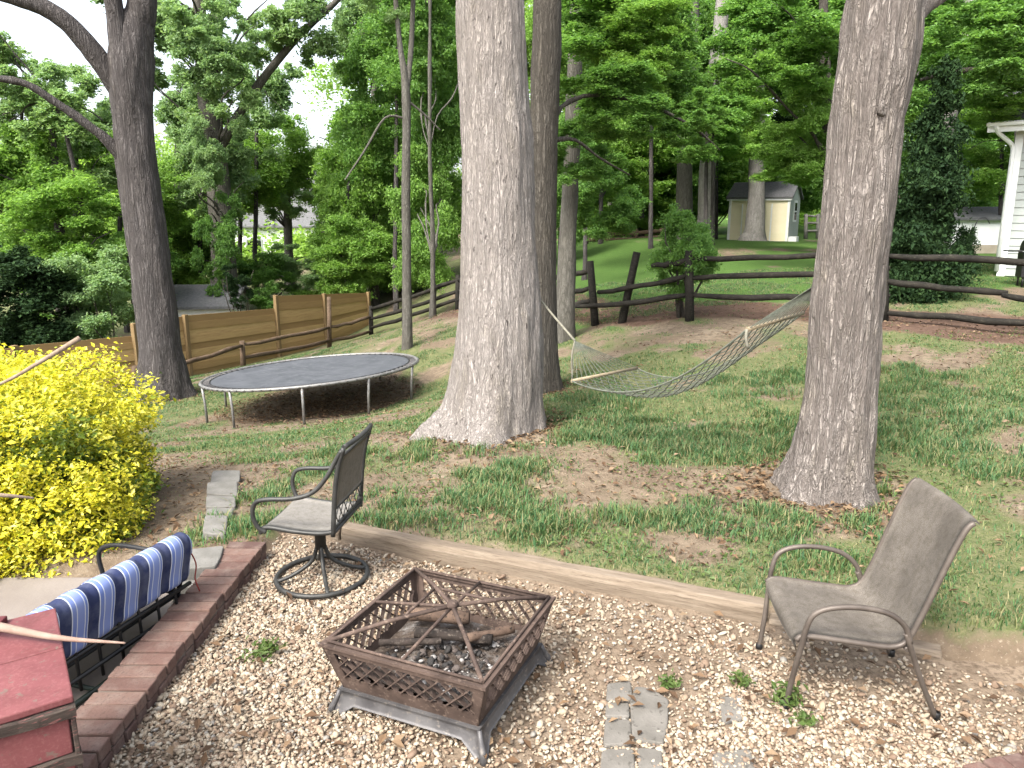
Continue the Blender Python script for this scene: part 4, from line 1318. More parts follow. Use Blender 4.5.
FP = [(-11.1, 13.2), (-10.1, 15.0), (-8.70, 17.1), (-8.12, 18.5), (-6.82, 21.6), (-5.95, 23.7), (-5.0, 26.0)]
TOPS = {0: (-.36, -.38), 1: (-.36, -.46), 2: (-.20, -.19), 3: (-.18, -.36), 4: (-.01, -.17), 5: (-.17, -.34)}
bf_ = thing("board_fence", "new tan horizontal board fence with stepped panels beyond the trampoline", "fence", (FP[3][0], FP[3][1], -1.7))
O = Vector((FP[3][0], FP[3][1], -1.7))
for k in range(6):
    (ax, ay), (bx_, by_) = FP[k], FP[k + 1]
    z0a, z0b = hz(ax, ay), hz(bx_, by_)
    ta, tb = TOPS[k]
    nb = 9
    d = Vector((bx_ - ax, by_ - ay, 0)).normalized()
    nrm = Vector((d.y, -d.x, 0))
    mb = MB()
    for q in range(nb):
        f0, f1 = q / nb, (q + 1) / nb + .006
        a0 = Vector((ax, ay, 0)) + d * .05; b0 = Vector((bx_, by_, 0)) - d * .05
        za0, za1 = z0a - .05 + (ta - z0a + .05) * f0, z0a - .05 + (ta - z0a + .05) * f1
        zb0, zb1 = z0b - .05 + (tb - z0b + .05) * f0, z0b - .05 + (tb - z0b + .05) * f1
        off = nrm * (.020 * (q % 2) + rnd.uniform(0, .006))
        th = nrm * .022
        vs = [a0 + Vector((0, 0, za0)) + off, b0 + Vector((0, 0, zb0)) + off, b0 + Vector((0, 0, zb1)) + off, a0 + Vector((0, 0, za1)) + off]
        vs = vs + [p - th for p in vs]
        mb.add([p - O for p in vs], [(0, 1, 2, 3), (7, 6, 5, 4), (0, 4, 5, 1), (1, 5, 6, 2), (2, 6, 7, 3), (3, 7, 4, 0)])
    mb.build("panel", M['fence_new'], bf_)
for k, (x, y) in enumerate(FP):
    tz = max([TOPS[q][0 if q == k else 1] for q in (k - 1, k) if q in TOPS])
    g = hz(x, y)
    mb = MB(); mb.box((x - O.x + .03, y - O.y - .03, (g - .2 + tz + .04) / 2 - O.z), (.11, .11, tz + .04 - g + .2), math.atan2(3.1, 1.3)); mb.build("post", M['fence_post'], bf_, bevel=.01)

def rail_fence(name, label, posts, rails, mat, pr, rr, group=None, cat="fence"):
    """posts: (px_base, py_base, px_top, py_top, Y); rails: ((px,py,Y),(px,py,Y))"""
    o0 = at(posts[0][0], posts[0][1], posts[0][4])
    root = thing(name, label, cat, o0, 0, group)
    for (bx0, by0, tx, ty, Y) in posts:
        a_, b_ = at(bx0, by0, Y), at(tx, ty, Y)
        a_.z = min(a_.z, hz(a_.x, a_.y)) - .15
        mb = MB(); mb.tube([a_ - o0, (a_.lerp(b_, .5)) + Vector((rnd.uniform(-.01, .01), rnd.uniform(-.01, .01), 0)) - o0, b_ - o0], [pr * 1.08, pr, pr * .92], 6)
        mb.build("post", mat, root)
    for (p, q) in rails:
        a_, b_ = at(*p), at(*q)
        L = 7
        pts = [a_.lerp(b_, k / (L - 1)) + Vector((0, 0, rnd.uniform(-.02, .02) - .03 * math.sin(math.pi * k / (L - 1)))) - o0 for k in range(L)]
        rad = [rr * rnd.uniform(.88, 1.12) * (.72 if k in (0, L - 1) else 1) for k in range(L)]
        mb = MB(); mb.tube(pts, rad, 6); mb.build("rail", mat, root)
    return root
rail_fence("rail_fence", "brown split rail fence running low in front of the tan board fence",
    [(135, 394, 135, 366, 15.5), (243, 368, 242, 341, 19.0), (329, 345, 329, 297, 22.4)],
    [((100, 396, 14.4), (135, 376, 15.5)), ((135, 376, 15.5), (243, 345, 19.0)), ((243, 345, 19.0), (330, 327, 22.4)), ((330, 327, 22.4), (371, 317, 24)), ((243, 358, 19.0), (330, 340, 22.4)), ((330, 341, 22.4), (371, 331, 24))], M['rail_brown'], .075, .055)
rail_fence("rail_fence", "dark three rail split rail fence rising behind the thin sapling and the big oak",
    [(371, 336, 371, 306, 24), (404, 330, 404, 292, 22.2), (434, 318, 434, 284, 21), (458, 312, 458, 275, 20), (500, 318, 500, 270, 18)],
    [((371, 309, 24), (458, 280, 20)), ((371, 319, 24), (458, 291, 20)), ((371, 328, 24), (458, 299, 20)), ((458, 280, 20), (548, 276, 16)), ((458, 291, 20), (548, 294, 16)), ((458, 300, 20), (548, 306, 16))], M['rail_old'], .075, .06)
rail_fence("rail_fence", "broken dark split rail fence with a leaning post behind the hammock",
    [(596, 328, 590, 261, 14.5), (620, 326, 637, 252, 14.2), (690, 324, 689, 250, 13)],
    [((540, 278, 16), (592, 271, 14.5)), ((540, 296, 16), (592, 288, 14.5)), ((540, 310, 16), (592, 301, 14.5)),
     ((598, 292, 14.5), (690, 276, 13)), ((570, 307, 14.8), (690, 295, 13)), ((652, 265, 13.5), (690, 259, 13))], M['rail_old'], .075, .050)
rail_fence("rail_fence", "straight dark three rail fence behind the leaning oak at right",
    [(884, 324, 884, 246, 12), (1100, 335, 1100, 238, 10.2)],
    [((690, 259, 13), (890, 249, 12)), ((690, 278, 13), (890, 268, 12)), ((690, 296, 13), (890, 296, 12)),
     ((884, 255, 12), (1110, 263, 10)), ((884, 281, 12), (1008, 293, 11)), ((1002, 296, 11), (1110, 301, 10)), ((884, 312, 12), (1110, 326, 10))], M['rail_old'], .075, .052)
rail_fence("rail_fence", "low brown rail fence far up the slope left of the cream shed",
    [(586, 246, 586, 232, 31), (608, 245, 608, 231, 31), (636, 244, 636, 229, 31), (662, 243, 662, 228, 31)],
    [((584, 235, 31), (664, 231, 31)), ((584, 240, 31), (664, 237, 31))], M['rail_brown'], .10, .09)
M['rail_grey'] = worn('grey_rail', (0.16, 0.155, 0.14), (0.25, 0.24, 0.22), 5, .9)
rail_fence("rail_fence", "grey rail fence just right of the cream shed",
    [(806, 238, 806, 214, 37), (818, 238, 818, 214, 37), (840, 238, 840, 214, 37), (870, 238, 870, 214, 37)],
    [((804, 216, 37), (880, 215, 37)), ((804, 223, 37), (880, 222, 37)), ((804, 231, 37), (880, 230, 37))], M['rail_grey'], .09, .06)

# ------------------------------------------------------------------ sheds and houses
M['cream'] = worn('cream_siding', (0.74, 0.66, 0.46), (0.80, 0.72, 0.52), 2, .7, 0, .05, k=1)
M['pale_siding'] = worn('pale_grey_siding', (0.33, 0.36, 0.335), (0.40, 0.43, 0.405), 2, .7, 0, .05, k=.9)
M['white'] = worn('white_paint', (0.70, 0.71, 0.70), (0.80, 0.81, 0.80), 4, .6, 0, .05, k=1)
M['shingle'] = worn('grey_shingles', (0.11, 0.112, 0.115), (0.19, 0.19, 0.195), 14, .9, 0, .5, c3=(0.26, 0.26, 0.26))
t = NT("window_glass"); t.set((0.015, 0.018, 0.02), 0.08, spec=.6); M['glass'] = t.m

def gable_house(name, label, cat, loc, rz, L, W, hw_, rise, wall, side, over=.18, roofmat='shingle', sink_=.5):
    """local: front wall along +x at y=0 (facing -y), W deep; the ridge runs along x"""
    root = thing(name, label, cat, loc, rz)
    mb = MB(); mb.add([(0, 0, -sink_), (L, 0, -sink_), (L, W, -sink_), (0, W, -sink_), (0, 0, hw_), (L, 0, hw_), (L, W, hw_), (0, W, hw_)], [(0, 1, 5, 4), (2, 3, 7, 6)][:1]); mb.build("wall", wall, root)
    mb = MB(); mb.add([(0, 0, -sink_), (L, 0, -sink_), (L, W, -sink_), (0, W, -sink_), (0, 0, hw_), (L, 0, hw_), (L, W, hw_), (0, W, hw_)], [(2, 3, 7, 6)]); mb.build("wall", wall, root)
    mb = MB(); mb.add([(0, 0, -sink_), (0, W, -sink_), (0, W, hw_), (0, W / 2, hw_ + rise), (0, 0, hw_)], [(0, 4, 3, 2, 1)]); mb.build("gable_wall", side, root)
    mb = MB(); mb.add([(L, 0, -sink_), (L, W, -sink_), (L, W, hw_), (L, W / 2, hw_ + rise), (L, 0, hw_)], [(0, 1, 2, 3, 4)]); mb.build("gable_wall", side, root)
    k = over * rise / (W / 2)
    mb = MB(); t_ = .09
    for sg in (0, 1):
        y0, y1 = (-over, W / 2) if not sg else (W + over, W / 2)
        vs = [(-over, y0, hw_ - k + .02), (L + over, y0, hw_ - k + .02), (L + over, y1, hw_ + rise + .02), (-over, y1, hw_ + rise + .02)]
        vs += [(x, y, z_ + t_) for x, y, z_ in vs]
        fc = [(3, 2, 1, 0), (4, 5, 6, 7), (0, 1, 5, 4), (1, 2, 6, 5), (3, 0, 4, 7)]
        mb.add(vs, fc if not sg else [q[::-1] for q in fc])
    mb.build("roof", M[roofmat], root)
    return root

# the cream shed up the slope
sl = at(727, 238, 35.5); sr = at(776.5, 240.5, 34.6)
dv = Vector((sr.x - sl.x, sr.y - sl.y, 0)); 
shed_rz = R(24)
Ls = (sr.x - sl.x) / math.cos(shed_rz) * 0 + 2.62
sc0 = at(727, 238, 36.2)
shed = gable_house("garden_shed", "cream garden shed with grey roof up the slope behind the fence", "shed", (sc0.x, sc0.y, hz(sc0.x, sc0.y)), R(-30), 2.75, 2.5, 1.95, .66, M['cream'], M['pale_siding'], .12)
def house_box(root, name, c, s, mat, parent=None, bevel=0.0):
    mb = MB(); mb.box(c, s); return mb.build(name, mat, parent or root, bevel=bevel)
for x in (.06, 2.69): house_box(shed, "corner_trim", (x, -.012, .95), (.11, .03, 1.98), M['white'])
house_box(shed, "fascia", (1.37, -.08, 1.90), (2.9, .03, .13), M['white'])
for x0 in (.62, 1.32):
    dr = house_box(shed, "door", (x0 + .33, -.02, .86), (.62, .04, 1.62), M['cream'])
    house_box(shed, "door_trim", (x0 + .02, -.034, .86), (.06, .03, 1.66), M['white'], dr); house_box(shed, "door_trim", (x0 + .64, -.0345, .86), (.06, .03, 1.66), M['white'], dr)
wf = house_box(shed, "window", (2.765, 1.25, 1.36), (.05, .66, .98), M['white'])
for z_ in (1.14, 1.56): house_box(shed, "pane", (2.792, 1.25, z_), (.012, .50, .36), M['glass'], wf)
house_box(shed, "doorstep", (2.95, .3, .10), (.35, .6, .24), M['white'])

# small outbuilding behind the board fence
ob = at(150, 316, 24.5)
outb = gable_house("outbuilding", "small outbuilding with dark grey roof just behind the tan board fence", "outbuilding", (ob.x, ob.y, -2.2), R(6), 2.55, 2.6, 1.55, .50, M['white'], M['white'], .25)
hs_ = at(235, 262, 52)
house = gable_house("white_house", "white house glimpsed far behind the trees at left", "house", (hs_.x, hs_.y, -1.5), R(4), 8.5, 7, 3.3, 2.4, M['white'], M['white'], .4)
for x in (1.4, 4.2, 6.9):
    w_ = house_box(house, "window", (x, -.03, 1.7), (1.1, .06, 1.2), M['pale_siding']); house_box(house, "pane", (x, -.066, 1.7), (.9, .012, 1.0), M['glass'], w_)

# the neighbour's house at the right edge
hc = at(996, 276, 16)
rh = gable_house("neighbour_house", "corner of a pale sided house with white gutter at the right edge", "house", (hc.x, hc.y, hz(hc.x, hc.y)), R(-38), 9, 8, 3.15, 2.2, M['pale_siding'], M['pale_siding'], .42)
mb = MB()
for k in range(20): mb.box((4.5, -.012, .08 + k * .155), (8.9, .022, .140), rx=R(-5))
mb.build("siding", M['pale_siding'], rh)
mb = MB(); mb.box((4.5, -.45, 2.98), (9.9, .05, .20)); mb.build("fascia", M['white'], rh)
mb = MB(); mb.sheet([[(x, -.48 - .06 + .06 * math.cos(a_), 3.05 + .06 * math.sin(a_)) for a_ in np.linspace(math.pi, 2 * math.pi, 9)] for x in (-.46, 9.46)], .006); mb.build("gutter", M['white'], rh)
mb = MB(); mb.tube(spl([(-.30, -.52, 3.0), (-.25, -.40, 2.86), (-.04, -.08, 2.66), (.0, -.05, 2.5)], 10) + [Vector((.0, -.05, .1))], .045, 8); mb.build("downspout", M['white'], rh)
mb = MB(); mb.box((.08, -.028, 1.55), (.14, .034, 3.1)); mb.build("corner_trim", M['white'], rh)
w_ = house_box(rh, "window", (1.5, -.04, 1.75), (1.0, .06, 1.3), M['white']); house_box(rh, "pane", (1.5, -.078, 1.75), (.82, .014, 1.1), M['glass'], w_)

# white outbuilding with low dark roof, left of the house corner
wb0 = at(950, 252, 27)
wb = gable_house("garage", "low white garage with dark grey roof left of the pale house corner", "garage", (wb0.x, wb0.y, hz(wb0.x, wb0.y)), R(-8), 3.1, 3.2, 1.15, .35, M['white'], M['white'], .2)
house_box(wb, "door", (1.9, -.02, .5), (.55, .05, 1.0), M['shingle'])
M['beige'] = worn('beige_skirting', (0.42, 0.36, 0.28), (0.52, 0.46, 0.37), 4, .8)
house_box(wb, "skirting", (.85, -.03, .10), (1.5, .06, .36), M['beige'])
# covered grill
gp = at(1040, 266, 14.4)
gr_ = thing("barbecue_grill", "black barbecue grill by the pale house corner", "grill", (gp.x, gp.y, hz(gp.x, gp.y)), R(-20)); gr_.scale = (.8, .8, .8)
mb = MB(); mb.box((0, 0, .52), (.85, .52, .6), taper=1.0); mb.build("cabinet", M['black'], gr_, bevel=.02)
mb = MB()
rows = [[(x, .26 * math.cos(a_), .84 + .24 * math.sin(a_)) for a_ in np.linspace(0, math.pi, 12)] for x in np.linspace(-.40, .40, 6)]
mb.sheet(rows, .015)
for x in (-.40, .40): mb.add([(x, .26 * math.cos(a_), .84 + .24 * math.sin(a_)) for a_ in np.linspace(0, math.pi, 12)], [tuple(range(12)) if x < 0 else tuple(range(12))[::-1]])
mb.build("lid", M['black'], gr_)
mb = MB(); mb.tube(spl([(-.3, -.25, .92), (-.28, -.32, .94), (.28, -.32, .94), (.3, -.25, .92)], 14), .014, 6); mb.build("handle", M['galv'], gr_)
for x in (-.36, .36):
    for y in (-.2, .2):
        mb = MB(); mb.tube([(x, y, 0), (x, y, .25)], .022, 6); mb.build("leg", M['black'], gr_)
for x in (-.60, .60):
    mb = MB(); mb.box((x, 0, .84), (.30, .45, .03)); mb.build("side_shelf", M['black'], gr_, bevel=.006)
pp_ = at(967, 284, 15.5); pt_ = at(967, 226, 15.5)
fp = thing("feeder_pole", "thin dark garden pole with a hooked top left of the house corner", "pole", (pp_.x, pp_.y, hz(pp_.x, pp_.y)))
hgt = pt_.z - hz(pp_.x, pp_.y)
mb = MB(); mb.tube([(0, 0, -.1), (0, 0, hgt)] , .014, 6); mb.build("shaft", M['black'], fp)
mb = MB(); mb.tube(spl([(0, 0, hgt - .02), (.06, 0, hgt + .13), (.2, 0, hgt + .16), (.3, 0, hgt + .05)], 12), .011, 6); mb.build("hook", M['black'], fp)

# ------------------------------------------------------------------ the three near trees
def tree(name, label, cat="tree", group=None, loc=(0, 0, 0)):
    return thing(name, label, cat, loc, 0, group)

def up_extend(L, n=1, k=260):
    """carry a trunk on above the picture"""
    (x1, y1, w1), (x0, y0, w0) = L[-1], L[-2]
    s_ = (x1 - x0) / max(1e-6, (y0 - y1))
    return L + [(x1 + s_ * k, y1 - k, w1 * .86)]

def shift(P_, o): return [(p[0] - o[0], p[1] - o[1], p[2] - o[2]) for p in P_]

def near_tree(name, label, L, Y, bark, seg, rows, flare, ridge, seed, limbs=(), dY=0.0):
    P_, R_ = px_path(L, Y, dY)
    P_, R_ = sink(P_, R_, .45)
    o = Vector((P_[1][0], P_[1][1], hz(P_[1][0], P_[1][1])))
    root = tree(name, label, loc=o)
    trunk_mesh("trunk", shift(P_, o), R_, M[bark], root, seg, rows, flare, ridge, seed)
    for (LL, dY2, y0) in limbs:
        p_, r_ = px_path(LL, y0, dY2)
        trunk_mesh("limb", shift(p_, o), r_, M[bark], root, 20, 30, None, ridge * .5, seed + 3)
    return root, o

oakA, _ = near_tree("oak_tree", "massive pale barked oak trunk rising in the middle of the yard",
    [(492, 442, 108), (496, 405, 92), (500, 340, 84), (499, 260, 76), (496, 140, 70), (491, 0, 66), (488, -200, 62), (484, -600, 54)], 7.62, 'bark_pale', 190, 420, (.30, .62, 5), .040, 2)
oakB, _ = near_tree("oak_tree", "leaning ridged oak trunk with a knot, standing behind the brown chair",
    [(821, 503, 84), (831, 455, 74), (840, 390, 68), (847, 300, 66), (858, 210, 66), (867, 120, 66), (884, 10, 70), (900, -110, 60), (930, -420, 50)], 5.62, 'bark_ridged', 190, 440, (.25, .72, 4), .050, 4,
    [([(893, 60, 40), (905, 22, 30), (928, 2, 20), (990, -40, 18), (1100, -110, 15)], .5, 5.60)])
# the knot on the leaning oak: a lipped oval scar
kp = at(884, 108, 5.62 - .225) - oakB.location
mb = MB()
kx, kz = .034, .044
mb.tube([(kp.x + kx * math.cos(a_) + .006 * math.sin(3 * a_), kp.y + .02 * math.cos(a_), kp.z + kz * math.sin(a_)) for a_ in np.linspace(0, 2 * np.pi, 22, endpoint=False)], [.017 + .005 * math.sin(2 * a_ + 1) for a_ in np.linspace(0, 2 * np.pi, 22, endpoint=False)], 9, closed=True)
mb.build("knot", M['bark_ridged'], oakB)
mb = MB()
rows = [[(kp.x + q * kx * math.cos(a_), kp.y + .012 - .012 * q, kp.z + q * kz * math.sin(a_)) for a_ in np.linspace(0, 2 * np.pi, 17)] for q in (.02, .5, 1.0)]
mb.sheet(rows); mb.build("knot_hollow", M['bark_ridged'], oakB)


treeC, oC = near_tree("oak_tree", "dark forked oak beside the tan fence at left",
    [(166, 400, 52), (161, 350, 40), (151, 270, 38), (140, 190, 38), (133, 120, 36), (131, 60, 41), (138, 25, 30), (144, -10, 25), (150, -200, 24), (160, -420, 20)], 14.3, 'bark_dark', 56, 130, (.40, .32, 5), .06, 6,
    [([(128, 72, 30), (118, 28, 20), (112, -10, 17), (106, -120, 19), (100, -350, 16)], -.4, 14.2),
     ([(131, 108, 22), (108, 72, 20), (82, 38, 18), (52, 12, 17), (10, -4, 15), (-70, -20, 12)], -1.0, 14.38),
     ([(136, 178, 15), (118, 152, 12), (92, 128, 9), (55, 102, 8), (20, 82, 6.5), (-40, 76, 5)], -1.0, 14.36)])

# ------------------------------------------------------------------ crown shapes shared by the trees behind
def unit_crown(seed, n, size, kind):
    rg = np.random.default_rng(seed)
    cl = []
    if kind == 'round':
        for k in range(26):
            d = rg.normal(size=3); d /= np.linalg.norm(d)
            q = d * rg.uniform(.25, .85)
            cl.append((*q, rg.uniform(.18, .36), rg.uniform(.18, .36), rg.uniform(.14, .26)))
    elif kind == 'layer':
        for k in range(30):
            a_ = rg.uniform(0, 6.28); r_ = rg.uniform(.1, .82) ** .7
            z_ = -0.9 + 1.8 * k / 29
            w_ = math.sqrt(max(.15, 1 - z_ * z_ * .8))
            cl.append((r_ * w_ * math.cos(a_), r_ * w_ * math.sin(a_), z_ + rg.uniform(-.1, .1), rg.uniform(.2, .40), rg.uniform(.2, .40), rg.uniform(.10, .2)))
    elif kind == 'airy':
        for k in range(22):
            d = rg.normal(size=3); d /= np.linalg.norm(d)
            q = d * rg.uniform(.2, .92)
            cl.append((*q, rg.uniform(.14, .26), rg.uniform(.14, .26), rg.uniform(.10, .18)))
    elif kind == 'cone':
        for k in range(20):
            z_ = -0.95 + 1.9 * k / 19
            w_ = .62 * (1 - (z_ + 1) / 2.25)
            a_ = rg.uniform(0, 6.28)
            cl.append((w_ * .5 * math.cos(a_), w_ * .5 * math.sin(a_), z_, w_ * .8 + .08, w_ * .8 + .08, .16))
    return crown_mesh("crown_%s" % kind, cl, n, size, .45, .55, seed, {'round': .46, 'layer': .44, 'airy': .44, 'cone': .36}[kind], .55, .6, .35)

UC = {'round': [unit_crown(40 + k, 40000, .058, 'round') for k in range(3)],
      'layer': [unit_crown(60 + k, 40000, .058, 'layer') for k in range(3)],
      'airy': [unit_crown(80 + k, 24000, .054, 'airy') for k in range(2)],
      'cone': [unit_crown(95, 40000, .050, 'cone')]}
_use = {}
def add_crown(root, o, kind, px, py, rx, ry, Y, mat, dy_scale=None, ang=None):
    lst = UC[kind]
    i_ = _use.get(kind, 0); _use[kind] = i_ + 1
    me = lst[i_ % len(lst)]
    if not me.materials: me.materials.append(M[mat])
    ob_ = bpy.data.objects.new("crown", me); COL.objects.link(ob_)
    ob_.material_slots[0].link = 'OBJECT'; ob_.material_slots[0].material = M[mat]
    c = at(px, py, Y); m = mpp(px, py, Y)
    ob_.parent = root
    ob_.location = c - Vector(o)
    ob_.scale = (rx * m, dy_scale or rx * m * .9, ry * m)
    ob_.rotation_euler = (rnd.uniform(-.1, .1), rnd.uniform(-.1, .1), rnd.uniform(0, 6.28) if ang is None else ang)
    return c

def back_tree(name, label, L, Y, bark, crowns, group=None, limbs=(), cat="tree", ridge=.04, dY=0.0, autolimb=True):
    """L: trunk from its foot upwards as (px,py,width px); crowns: (kind,px,py,rx,ry,dY,material)"""
    P_, R_ = px_path(L, Y, dY)
    g = hz(P_[0][0], P_[0][1])
    P_ = [(P_[0][0], P_[0][1], g - .3)] + ([(P_[0][0], P_[0][1], g)] if P_[0][2] > g + .4 else []) + P_
    R_ = [R_[0] * 1.15] * (len(P_) - len(R_)) + R_
    o = Vector((P_[0][0], P_[0][1], g))
    root = tree(name, label, cat, group, o)
    lb = []
    for (LL, dY2) in limbs:
        p_, r_ = px_path(LL, Y, dY2); lb.append((shift(p_, o), r_))
    for (kind, px, py, rx, ry, dy, mat) in crowns:
        c = add_crown(root, o, kind, px, py, rx, ry, Y + dy, mat)
        if autolimb:
            m = mpp(px, py, Y)
            # limbs out of the trunk into the crown
            for q in range(4):
                tgt = Vector((c.x + rnd.uniform(-.7, .7) * rx * m, c.y + rnd.uniform(-.6, .6) * rx * m, c.z + rnd.uniform(-.4, .6) * ry * m))
                zz = min(max(tgt.z - (tgt - Vector(P_[-1])).xy.length * .6, P_[1][2] + .4), P_[-1][2])
                # trunk point at that height
                k = min(range(len(P_)), key=lambda q_: abs(P_[q_][2] - zz))
                pts, rad = limb_to(P_[k], tgt, min(R_[k] * .4, .04), .008)
                lb.append((shift([tuple(p) for p in pts], o), rad))
    trunk_mesh("trunk", shift(P_, o), R_, M[bark], root, 20, 40, (.35, .25, 5), ridge, rnd.randint(0, 99), lb)
    return root

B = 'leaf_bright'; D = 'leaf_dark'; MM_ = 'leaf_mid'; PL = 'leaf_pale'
# --- left
back_tree("ivy_tree", "forked ivy clad tree rising behind the dark roofed outbuilding", [(226, 300, 26), (222, 230, 23), (214, 150, 22), (207, 90, 20), (200, 20, 13), (196, -80, 10), (190, -220, 8)], 27, 'bark_grey',
    [('airy', 215, 240, 34, 60, -1.6, MM_), ('airy', 212, 150, 40, 60, -1.8, PL), ('airy', 225, 60, 60, 60, -1.8, PL), ('airy', 160, 10, 60, 60, -1, PL), ('airy', 185, 40, 75, 85, -1, PL), ('airy', 290, 10, 75, 75, -1, PL), ('airy', 215, 170, 60, 70, 1, PL)], limbs=[([(218, 150, 11), (236, 118, 9), (266, 75, 8), (300, 35, 7), (345, -8, 5), (380, -60, 4)], -.8), ([(208, 95, 14), (216, 40, 12), (222, -20, 10), (226, -120, 8)], .5)])
back_tree("leafy_tree", "tall bright green leafy tree filling the far left edge above the fence", [(62, 330, 10), (58, 200, 8), (48, 100, 6)], 22, 'bark_dark', [('round', 18, 175, 75, 70, 0, B), ('airy', 60, 100, 80, 60, 0, PL), ('layer', 85, 235, 70, 55, -1, B), ('airy', -20, 60, 70, 60, 0, PL)],
    limbs=[([(60, 300, 6), (82, 230, 5), (70, 150, 4), (50, 90, 3)], -1), ([(64, 270, 5), (20, 225, 4), (-20, 200, 3)], -1)])
back_tree("leafy_tree", "bright green tree just right of the dark forked oak, before the white house", [(180, 330, 9), (178, 240, 7), (180, 170, 5)], 30, 'bark_dark', [('layer', 178, 215, 60, 60, 0, B), ('round', 160, 270, 50, 38, 0, MM_)])
back_tree("leafy_tree", "rounded light green tree standing against the white sky gap", [(290, 300, 9), (288, 230, 8), (286, 160, 5)], 36, 'bark_grey', [('round', 288, 165, 50, 52, 0, B), ('airy', 262, 190, 50, 40, -1, PL)])
back_tree("leafy_tree", "mid green understorey tree low between outbuilding and tall board panels", [(268, 310, 6), (266, 280, 5), (264, 255, 4)], 30, 'bark_dark', [('round', 262, 272, 42, 26, 0, MM_), ('airy', 300, 268, 40, 30, 1, PL)])
# --- centre left
back_tree("leafy_tree", "broad bright green tree drooping low left of the thin sapling", [(376, 318, 9), (372, 230, 8), (366, 120, 6), (362, 20, 4)], 29, 'bark_brown', [('layer', 365, 215, 52, 75, 0, B), ('round', 352, 252, 45, 36, -1.5, B), ('layer', 385, 110, 55, 80, 0, MM_)])
back_tree("leafy_tree", "pale trunked tree between sapling and big oak with dense green crown", [(432, 330, 7), (433, 260, 5), (430, 150, 4), (430, 0, 3)], 20.5, 'bark_grey', [('layer', 425, 215, 40, 70, 3, B), ('round', 440, 110, 48, 75, 3, MM_), ('layer', 425, 20, 55, 70, 2, MM_)])
back_tree("leafy_tree", "feathery pale green tree high against the sky behind the sapling", [(372, 310, 10), (372, 180, 9), (376, 60, 7), (380, -80, 5)], 40, 'bark_grey', [('airy', 345, 20, 55, 75, 0, PL), ('round', 415, 40, 70, 90, 0, MM_), ('round', 400, 170, 70, 70, 0, B)])
back_tree("sapling", "thin forked sapling trunk standing just behind the trampoline", [(407, 356, 10), (407, 300, 9), (406, 200, 9), (406, 95, 8), (400, 45, 5), (394, -20, 4.5), (385, -140, 3)], 15.5, 'bark_grey', [('airy', 385, -40, 60, 60, 0, PL)], limbs=[([(406, 98, 5), (411, 50, 5), (414, -20, 4.5), (420, -130, 3)], .2), ([(405, 118, 2.5), (385, 118, 2.2), (365, 150, 2), (345, 180, 1.5)], -.5), ([(407, 100, 2.5), (425, 115, 2), (440, 130, 1.5)], .3)], autolimb=False, ridge=.01)
# --- right of the big oak
back_tree("shade_tree", "dark barked tree close behind the big pale oak with an arching limb", [(541, 378, 36), (542, 320, 31), (542, 200, 30), (545, 90, 28), (547, 0, 27), (548, -200, 24)], 9.7, 'bark_brown',
    [('layer', 600, 40, 95, 50, 2.5, MM_), ('layer', 575, 150, 40, 30, 3.0, MM_), ('airy', 690, 95, 60, 40, 2.0, MM_), ('layer', 625, 105, 62, 34, .9, MM_), ('airy', 690, 130, 50, 34, 1.0, MM_), ('layer', 650, 45, 60, 40, 1.6, B)], limbs=[([(550, 125, 6), (565, 104, 5), (595, 95, 4.5), (640, 101, 3.8), (690, 125, 2.6), (720, 150, 1.5)], 1.6), ([(552, 140, 3.5), (575, 140, 3), (600, 158, 2.2), (630, 175, 1.5)], 1.0)], autolimb=False)
back_tree("shade_tree", "slimmer grey green trunk right of the dark barked tree near the broken fence", [(564, 332, 20), (567, 250, 17), (572, 150, 16), (576, 40, 14), (580, -120, 12)], 13.6, 'bark_grey', [('layer', 604, 195, 46, 40, 1.5, MM_), ('layer', 570, 170, 40, 50, 2.5, MM_), ('round', 560, 40, 55, 70, 4, B)], autolimb=False)
back_tree("leafy_tree", "sunlit yellow green tree in the opening above the far brown rail fence", [(640, 246, 9), (640, 190, 8), (642, 110, 6)], 34, 'bark_grey', [('round', 640, 140, 60, 60, 0, B), ('layer', 610, 195, 50, 36, -1, B), ('airy', 600, 90, 60, 60, 0, PL)])
back_tree("tall_tree", "thin pale trunk in the sunlit opening right of the slim grey trunk", [(609, 250, 5), (610, 180, 5), (608, 60, 4), (606, -80, 4)], 38, 'bark_light', [('round', 610, 20, 70, 70, 2, B)], autolimb=False)
back_tree("tall_tree", "straight brownish grey trunk left of the paler pair near the cream shed", [(684, 235, 17), (685, 150, 16), (690, 40, 15), (694, -80, 13)], 30, 'bark_grey', [('round', 670, 40, 70, 70, 3, MM_), ('layer', 675, 150, 55, 45, 5, MM_)], autolimb=False)
back_tree("tall_tree", "pale trunk leaning right, second of the tall pair left of the cream shed", [(705, 236, 18), (707, 180, 16), (714, 90, 15), (722, 10, 13), (730, -100, 11)], 29, 'bark_light', [('layer', 722, 120, 48, 40, 4, B), ('round', 740, 30, 60, 60, 5, MM_)], autolimb=False)
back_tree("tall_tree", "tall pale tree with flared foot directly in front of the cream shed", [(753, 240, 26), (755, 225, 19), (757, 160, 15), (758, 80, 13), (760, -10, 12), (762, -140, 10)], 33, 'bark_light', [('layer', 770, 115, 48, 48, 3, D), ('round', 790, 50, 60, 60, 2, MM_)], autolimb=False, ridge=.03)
back_tree("leafy_tree", "bright maple spray left of the leaning oak above the cream shed", [(830, 260, 14), (830, 180, 12), (826, 80, 10), (822, -40, 8)], 19, 'bark_brown', [('layer', 800, 125, 48, 45, 0, B), ('layer', 770, 40, 75, 50, -1, MM_), ('layer', 800, 165, 36, 18, .5, B)])
